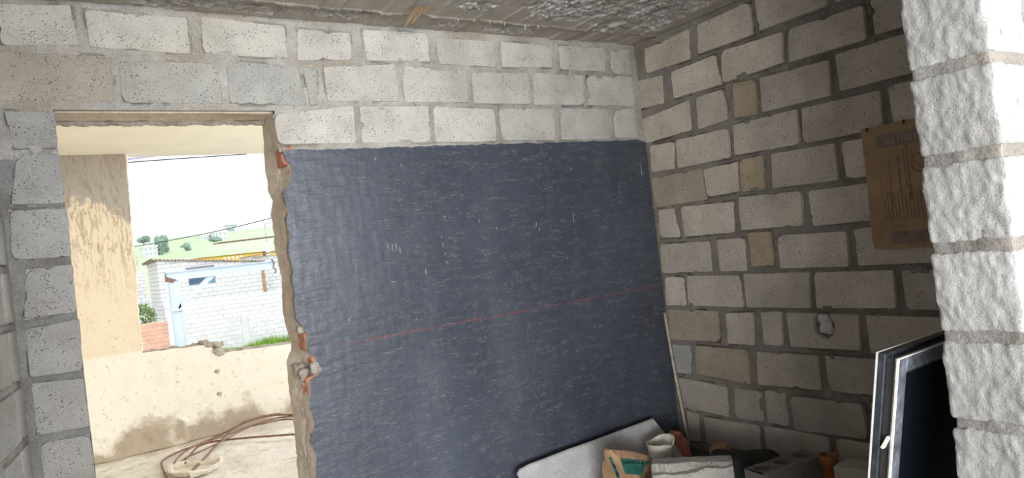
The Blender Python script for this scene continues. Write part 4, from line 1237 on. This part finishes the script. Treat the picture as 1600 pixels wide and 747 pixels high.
# ================================================================== outside, beyond the broken opening
mb = MB().box(-60, 80, 3.9, 62, -2.6, -2.3)
tag(mb.obj('ground', M['ground'], smooth=False), 'bare ground of the plots outside', 'ground', kind='structure')
xs = np.linspace(-60, 160, 111); ys = np.linspace(58, 260, 60)
X, Y = np.meshgrid(xs, ys, indexing='ij')
rid = np.interp(X, [-60, 12, 20, 28, 40, 160], [8.6, 9.3, 10.3, 10.4, 10.8, 12])
Z = -2.3 + np.clip((Y - 58) / 8, 0, 1) * 4.3 + np.clip((Y - 62) / 88, 0, 1) ** 0.95 * (rid - 2.0) + 0.22 * fbm(X / 9, Y / 12, 0, 301, 3) - np.clip((Y - 155) / 100, 0, 1) * 6
mb = MB(); mb.grid(np.stack([X, Y, Z], -1))
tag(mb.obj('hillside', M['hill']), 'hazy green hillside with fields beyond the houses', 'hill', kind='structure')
def hill_z(x, y):
    r = float(np.interp(x, [-60, 12, 20, 28, 40, 160], [8.6, 9.3, 10.3, 10.4, 10.8, 12]))
    return -2.3 + 4.3 + min(1, max(0, (y - 62) / 88)) ** 0.95 * (r - 2.0)

# ------------------------------------------------------------------ pale blue steel frame
sf = empty('steel_frame', (-1.535, 9.0, -2.3), 'pale blue painted steel post with beam and diagonal brace outside', 'frame')
mb = MB()
mb.box(-1.610, -1.595, 8.93, 9.07, -2.3, 1.43); mb.box(-1.475, -1.460, 8.93, 9.07, -2.3, 1.43); mb.box(-1.595, -1.475, 8.96, 9.04, -2.3, 1.43)
kid(mb, 'post', M['steel_blue'], sf, False)
mb = MB()
mb.box(-1.655, 2.2, 8.93, 9.07, 1.555, 1.57); mb.box(-1.655, 2.2, 8.93, 9.07, 1.43, 1.445); mb.box(-1.655, 2.2, 8.97, 9.03, 1.445, 1.555)
kid(mb, 'beam', M['steel_blue'], sf, False)
mb = MB(); mb.prism([(-1.535, 8.96, 0.96), (-1.485, 8.96, 1.055), (-0.955, 8.96, 1.50), (-0.90, 8.96, 1.44)], (0, 0.08, 0))
kid(mb, 'brace', M['steel_blue'], sf, False)
mb = MB().box(-1.625, -1.445, 8.91, 9.09, 0.955, 0.985)
kid(mb, 'collar', M['concrete_far'], sf, False)
mb = MB(); mb.prism([(-1.665, 8.925, 1.42), (-1.655, 8.925, 1.585), (-1.64, 8.925, 1.50), (-1.58, 8.925, 1.47), (-1.50, 8.925, 1.44), (-1.56, 8.925, 1.40), (-1.60, 8.925, 1.41)], (0, 0.012, 0))
kid(mb, 'rusty_gusset', M['rust'], sf, False)
mb = MB()
mb.tube([(-0.02, 8.92, 1.60), (0.01, 8.915, 1.52), (-0.01, 8.915, 1.46), (0.03, 8.91, 1.40), (0.00, 8.915, 1.35)], 0.012, 6)
kid(mb, 'wire_tie', M['rust'], sf)

# ------------------------------------------------------------------ far block walls
def far_course(parent, name, x0, x1, z0, z1, y, bw, bh, gap, th, cols, openings=(), top=None, seed=0, proud=0.012):
    """running bond of separate blocks, sharing meshes"""
    cache = {}
    rr = random.Random(seed)
    z, k = z0, 0
    while z < z1 - 0.04:
        x = x0 - (bw / 2 if k % 2 else 0)
        while x < x1:
            a, b = max(x, x0), min(x + bw - gap, x1)
            hh = min(bh - gap, z1 - z)
            if top is not None:
                hh = min(hh, top((a + b) / 2) - z)
            spans = [(a, b)]
            for ox0, ox1, oz0, oz1 in openings:
                if z + hh > oz0 + 0.03 and z < oz1 - 0.03:
                    ns = []
                    for s0, s1 in spans:
                        if s1 <= ox0 or s0 >= ox1: ns.append((s0, s1))
                        else:
                            if s0 < ox0 - 0.05: ns.append((s0, ox0))
                            if s1 > ox1 + 0.05: ns.append((ox1, s1))
                    spans = ns
            for s0, s1 in spans:
                w = s1 - s0
                if w > 0.05 and hh > 0.03:
                    key = (round(w, 2), round(hh, 2))
                    if key not in cache:
                        m_ = MB().box(-w / 2, w / 2, 0, th, 0, hh).mesh(name, False)
                        m_.materials.append(cols[1])
                        cache[key] = m_
                    o = bpy.data.objects.new(name, cache[key])
                    COL.objects.link(o)
                    o.parent = parent
                    o.matrix_parent_inverse = Matrix.Translation(-parent.location)
                    o.location = ((s0 + s1) / 2, y - proud + rr.uniform(-0.004, 0.004), z)
                    v = rr.uniform(0.93, 1.05)
                    o.color = (cols[0][0] * v, cols[0][1] * v, cols[0][2] * v, 1)
            x += bw
        z += bh
        k += 1
WH = (0.80, 0.82, 0.84)
bw_ = empty('boundary_wall', (4.5, 33, -2.3), 'long white block boundary wall behind the steel frame with grass at its foot', 'wall')
mb = MB().box(1.3, 8.6, 33.0, 33.16, -2.3, 0.40)
kid(mb, 'mortar', M['concrete_far'], bw_, False)
far_course(bw_, 'block', 1.3, 8.6, -2.3, 0.41, 33.0, 0.42, 0.213, 0.045, 0.1, (WH, M['far_block']), [(4.56, 4.94, -2.4, -0.52)], None, 1, 0.03)
mb = MB().box(4.58, 4.92, 32.955, 33.05, -2.3, -0.52)
kid(mb, 'tie_column', M['concrete_far'], bw_, False)

hs = empty('block_house', (4.3, 37, -2.3), 'unfinished white block house with a sloping sheet roof and a blue window', 'house')
rooft = lambda x: 2.66 + (x - 1.72) * (2.02 - 2.66) / 5.2
mb = MB()
prof = [(1.74, 37.02, -2.3), (6.92, 37.02, -2.3), (6.92, 37.02, rooft(6.92) - 0.03), (1.74, 37.02, rooft(1.74) - 0.03)]
mb.prism(prof, (0, 4.2, 0))
kid(mb, 'mortar', M['concrete_far'], hs, False)
WIN = (3.08, 4.40, 1.16, 2.10)
far_course(hs, 'block', 1.72, 6.93, -1.0, 2.66, 37.0, 0.42, 0.213, 0.045, 0.1, (WH, M['far_block']), [WIN], lambda x: rooft(x) - 0.05, 2, 0.03)
m_ = MB()
for k in range(17):
    z = -1.0 + k * 0.213
    y = 37.05 + (0.2 if k % 2 else 0)
    while y < 41.0:
        if z + 0.17 < 2.6: m_.box(1.70, 1.78, y, y + 0.375, z, z + 0.168)
        y += 0.42
o = kid(m_, 'side_blocks', M['white_far'], hs, False); o['kind'] = 'stuff'
n = 60
xs = np.linspace(1.45, 7.05, 160); ysr = np.array([36.8, 41.4])
X, Y = np.meshgrid(xs, ysr, indexing='ij')
Zt = np.vectorize(rooft)(X) + 0.02 * np.sign(np.sin(X * 2 * np.pi / 0.18)) - (Y - 37) * 0.02
mb = MB(); mb.grid(np.stack([X, Y, Zt + 0.02], -1)); mb.grid(np.stack([X, Y, Zt - 0.035], -1), 0, True)
mb.grid(np.stack([np.stack([X[:, 0], Y[:, 0], Zt[:, 0] + 0.02], -1), np.stack([X[:, 0], Y[:, 0], Zt[:, 0] - 0.035], -1)], 1))
kid(mb, 'roof', M['roof_grey'], hs, False)
mb = MB().box(3.02, 4.42, 36.95, 37.1, 1.93, 2.09); kid(mb, 'window_lintel', M['grey_lintel'], hs, False)
mb = MB()
for b in [(3.08, 3.13, 36.97, 37.06, 1.16, 1.93), (4.35, 4.40, 36.97, 37.06, 1.16, 1.93), (3.13, 4.35, 36.97, 37.06, 1.16, 1.20), (3.86, 3.90, 36.97, 37.06, 1.2, 1.93)]: mb.box(*b)
wf = kid(mb, 'window', M['grey_lintel'], hs, False)
for (a, b, mt) in ((3.13, 3.86, 'window_blue'), (3.90, 4.35, 'pane_blue')):
    o = MB().box(a, b, 36.99, 37.01, 1.20, 1.93).obj('pane', M[mt], None, False)
    o.parent = wf
mb = MB().box(6.80, 6.95, 36.88, 37.03, 0.30, 2.0); kid(mb, 'door_post', M['post_brown'], hs, False)

an = empty('block_annex', (8.8, 40, -2.3), 'low block annex with a flat roof right of the block house', 'house')
mb = MB().box(7.15, 11.0, 40.02, 43, -2.3, 2.35); kid(mb, 'mortar', M['concrete_far'], an, False)
far_course(an, 'block', 7.15, 11.0, 0.0, 2.34, 40.0, 0.42, 0.213, 0.045, 0.1, (WH, M['far_block']), (), None, 3, 0.03)
mb = MB(); mb.prism([(7.12, 39.6, 2.37), (11.2, 39.6, 2.70), (11.2, 39.6, 2.78), (7.12, 39.6, 2.45)], (0, 3.6, 0)); kid(mb, 'roof', M['roof_grey'], an, False)

fl_ = empty('side_building', (1.2, 45, -2.3), 'white block building standing behind the left end of the block house', 'house')
mb = MB().box(0.2, 1.95, 45.02, 48, -2.3, 2.25); kid(mb, 'mortar', M['concrete_far'], fl_, False)
far_course(fl_, 'block', 0.2, 1.95, -1.0, 2.25, 45.0, 0.42, 0.213, 0.05, 0.1, (WH, M['far_block']), (), None, 4, 0.03)

bk = empty('brick_wall', (-1.1, 16, -2.3), 'low orange brick wall with a concrete end column beyond the sill', 'wall')
mb = MB().box(-2.6, -0.80, 16.02, 16.14, -2.3, 0.49); kid(mb, 'mortar', M['concrete_far'], bk, False)
far_course(bk, 'brick', -2.6, -0.80, -0.5, 0.50, 16.0, 0.30, 0.10, 0.018, 0.1, ((0.78, 0.44, 0.31), M['brick_far']), (), None, 5, 0.012)
mb = MB().box(-0.80, -0.665, 15.96, 16.14, -2.3, 0.56); kid(mb, 'end_column', M['concrete_far'], bk, False)

fe = empty('wire_stakes', (-1.0, 18, -2.3), 'row of thin stakes strung with wire behind the brick wall', 'fence')
for x, z in ((-1.32, 1.08), (-1.11, 1.10), (-0.94, 1.05), (-0.80, 1.02), (-0.62, 0.95)):
    mb = MB(); mb.tube([(x, 18, -2.3), (x + 0.01, 18, z)], 0.012, 5); kid(mb, 'stake', M['blue_far'], fe)
for z in (0.95, 0.72):
    mb = MB(); mb.tube([(-1.4, 18, z), (-1.0, 18, z - 0.02), (-0.6, 18, z - 0.03)], 0.006, 4); kid(mb, 'wire', M['blue_far'], fe)

def foliage(cx, cy, cz, rx, ry, rz, n, leaf, seed, mb):
    rr = random.Random(seed)
    for i in range(n):
        d = Vector((rr.gauss(0, 1), rr.gauss(0, 1), rr.gauss(0, 1))).normalized() * rr.uniform(0.35, 1) ** 0.6
        c = Vector((cx + d.x * rx, cy + d.y * ry, cz + d.z * rz))
        a = Vector((rr.gauss(0, 1), rr.gauss(0, 1), rr.gauss(0, 1))).normalized()
        b = a.orthogonal().normalized()
        l, w = leaf * rr.uniform(0.7, 1.3), leaf * rr.uniform(0.35, 0.6)
        mb.add([c - a * l, c + b * w, c + a * l, c - b * w], [(0, 1, 2, 3)])
sb = empty('garden_bush', (-1.2, 16.7, -2.3), 'small dark bush growing behind the brick wall', 'bush')
mb = MB(); foliage(-1.22, 16.7, 0.62, 0.30, 0.22, 0.34, 520, 0.045, 1, mb); kid(mb, 'leaves', M['bush'], sb, False)
mb = MB(); mb.tube([(-1.20, 16.7, -2.3), (-1.22, 16.7, 0.5)], 0.02, 6); kid(mb, 'stem', M['post_brown'], sb)

rr = random.Random(9)
mb = MB()
for i in range(2600):
    x = rr.uniform(3.0, 8.4); y = rr.uniform(31.9, 32.78)
    h = (0.22 + 0.36 * rr.random()) * (0.62 + 0.45 * abs(math.sin(x * 1.3 + 0.6)) + 0.13 * (x - 5))
    a = rr.uniform(0, 3.14)
    w = 0.022
    lx, ly = rr.uniform(-0.12, 0.12), rr.uniform(-0.1, 0.1)
    mb.add([(x - w * math.cos(a), y - w * math.sin(a), -2.31), (x + w * math.cos(a), y + w * math.sin(a), -2.31), (x + lx, y + ly, -2.3 + h)], [(0, 1, 2)])
tag(mb.obj('grass_strip', M['grass'], smooth=False), 'bright green grass along the foot of the white boundary wall', 'grass', kind='stuff')

yb_ = empty('yellow_building', (10.8, 60, -2.3), 'long low yellow building below the green hillside', 'building')
mb = MB().box(7.6, 12.85, 60, 66, -2.3, 3.16); kid(mb, 'wall', M['yellow'], yb_, False)
mb = MB().box(7.5, 12.95, 59.8, 66.2, 3.16, 3.19); kid(mb, 'roof', M['roof_grey'], yb_, False)
for i in range(5):
    mb = MB().box(9.6 + i * 0.34, 9.78 + i * 0.34, 59.97, 60.02, 2.80, 3.06); kid(mb, 'window', M['white_far'], yb_, False)
y2 = empty('yellow_building.001', (14.2, 60, -2.3), 'smaller yellow building at the right behind the annex', 'building')
mb = MB().box(13.15, 15.6, 60, 64, -2.3, 3.15); kid(mb, 'wall', M['yellow'], y2, False)
mb = MB().box(13.05, 15.7, 59.8, 64.2, 3.15, 3.22); kid(mb, 'roof', M['white_far'], y2, False)

lp = empty('white_column', (10.7, 50, -2.3), 'thick white column with a thin mast rising beside the annex roof', 'column')
mb = MB(); mb.tube([(10.72, 50, -2.3), (10.68, 50, 3.55)], 0.14, 10); kid(mb, 'shaft', M['white_far'], lp)
mb = MB(); mb.tube([(10.68, 50, 3.5), (10.62, 50, 5.1)], 0.025, 6); kid(mb, 'mast', M['blue_far'], lp)

def far_house(name, x0, x1, y, z0, z1, floors, cols_, label, mat='white_far', roof=None):
    e = empty(name, ((x0 + x1) / 2, y, z0), label, 'house')
    kid(MB().box(x0, x1, y, y + 5, z0 - 1, z1), 'wall', M[mat], e, False)
    kid(MB().box(x0 - 0.12, x1 + 0.12, y - 0.15, y + 5.1, z1, z1 + 0.15), 'roof', M[roof or mat], e, False)
    hh = (z1 - z0) / floors
    for i in range(floors):
        for j in range(cols_):
            w = (x1 - x0) / cols_
            kid(MB().box(x0 + w * (j + 0.25), x0 + w * (j + 0.75), y - 0.04, y + 0.1, z0 + hh * (i + 0.35), z0 + hh * (i + 0.8)), 'window', M['blue_far'], e, False)
    return e
hA = far_house('hill_house', 7.55, 9.1, 95, 4.4, 6.15, 3, 3, 'three storey white house with blue-grey windows among trees at the left')
kid(MB().box(7.95, 8.85, 95.2, 98, 6.15, 6.75), 'upper_floor', M['white_far'], hA, False)
kid(MB().box(8.2, 8.6, 95.1, 95.3, 6.3, 6.6), 'window', M['blue_far'], hA, False)
far_house('hill_house.001', 18.9, 20.1, 121, 7.5, 8.45, 1, 3, 'small white house left of the middle on the hill')
far_house('hill_house.002', 20.5, 22.3, 118, 7.2, 8.6, 2, 3, 'larger white house in the middle of the hill')
st = empty('stilt_house', (29.6, 148, 10.0), 'little house on stilts against the sky on the hill crest', 'house')
kid(MB().box(28.8, 30.8, 148, 150, 11.15, 11.6), 'wall', M['white_far'], st, False)
kid(MB().box(28.6, 31.0, 147.8, 150.2, 11.6, 11.72), 'roof', M['blue_far'], st, False)
for i in range(4): kid(MB().box(28.95 + i * 0.48, 29.25 + i * 0.48, 147.95, 148.1, 11.25, 11.5), 'window', M['blue_far'], st, False)
kid(MB().box(29.2, 30.3, 148.2, 149.6, 10.6, 11.15), 'base', M['blue_far'], st, False)
for x in (29.3, 29.75, 30.2): kid(MB().box(x - 0.06, x + 0.06, 148.2, 148.4, 9.6, 10.7), 'stilt', M['blue_far'], st, False)
gs = empty('roof_frame', (38, 150, 10), 'pale open frame on the hill crest at the right', 'frame')
mb = MB()
for x in (36.9, 38.7): mb.tube([(x, 150, 10), (x, 150, 11.5)], 0.07, 5)
mb.tube([(36.9, 150, 11.5), (38.7, 150, 11.5)], 0.07, 5)
kid(mb, 'bars', M['blue_far'], gs)

TREES = [(10.1, 99, 6.45, 0.85, 1.25, 'big dark tree right of the three storey house'), (11.0, 103, 6.1, 0.8, 0.9, 'lower dark tree touching the big one on the hill'),
         (12.3, 137, 9.4, 1.1, 0.75, 'tree against the sky at the left end of the hill'), (4.4, 76, 4.0, 0.45, 0.8, 'tree at the window edge below the hill crest'),
         (13.55, 101, 6.0, 0.5, 0.6, 'lone round tree in the middle of the green field'), (19.2, 112, 7.3, 1.0, 0.4, 'low tree in front of the small white house'),
         (14.5, 111, 6.5, 0.35, 0.22, 'small shrub low in the green field')]
for i, (x, y, z, rx, rz, lab) in enumerate(TREES):
    t = empty('hill_tree', (x, y, hill_z(x, y)), lab, 'tree', 'trees on the hillside')
    mb = MB()
    for k in range(5):
        q = random.Random(i * 10 + k)
        foliage(x + q.uniform(-0.45, 0.45) * rx, y, z + q.uniform(-0.5, 0.5) * rz, rx * 0.7, rx * 0.7, rz * 0.7, 330, 0.15, i * 9 + k, mb)
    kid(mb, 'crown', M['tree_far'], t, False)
    mb = MB(); mb.tube([(x, y, hill_z(x, y) - 0.3), (x, y, z)], 0.12, 6); kid(mb, 'trunk', M['blue_far'], t)

mb = MB(); P = np.array([(-1.6 + 6.5 * s, 20, 2.52 + 0.95 * s - 0.45 * math.sin(math.pi * s) * 0.3) for s in np.linspace(0, 1, 20)]); mb.tube(P, 0.013, 6)
tag(mb.obj('power_cable', M['cable']), 'dark power cable sagging across the white sky', 'cable')
mb = MB(); mb.tube([(-1.47, 6, 1.808), (-1.38, 6, 1.815), (-0.7, 6, 1.832), (0.2, 6, 1.85)], [0.008, 0.012, 0.011, 0.011], 6)
tag(mb.obj('bar', M['rust']), 'short rusty bar end crossing in front of the hill', 'bar')
mb = MB(); mb.tube([(-2.6, 5, 2.695), (-2.389, 5, 2.722), (-2.1, 5, 2.757), (-1.8, 5, 2.78)], 0.012, 6)
tag(mb.obj('cable', M['cable_lilac']), 'lilac cable running close under the far ceiling edge', 'cable')
mb = MB(); mb.tube([(-2.6, 4.6, 2.60), (-2.389, 4.6, 2.628), (-1.95, 4.6, 2.648), (-1.30, 4.6, 2.675)], 0.005, 5)
tag(mb.obj('thin_cable', M['cable']), 'thinner dark cable just below the lilac one', 'cable')
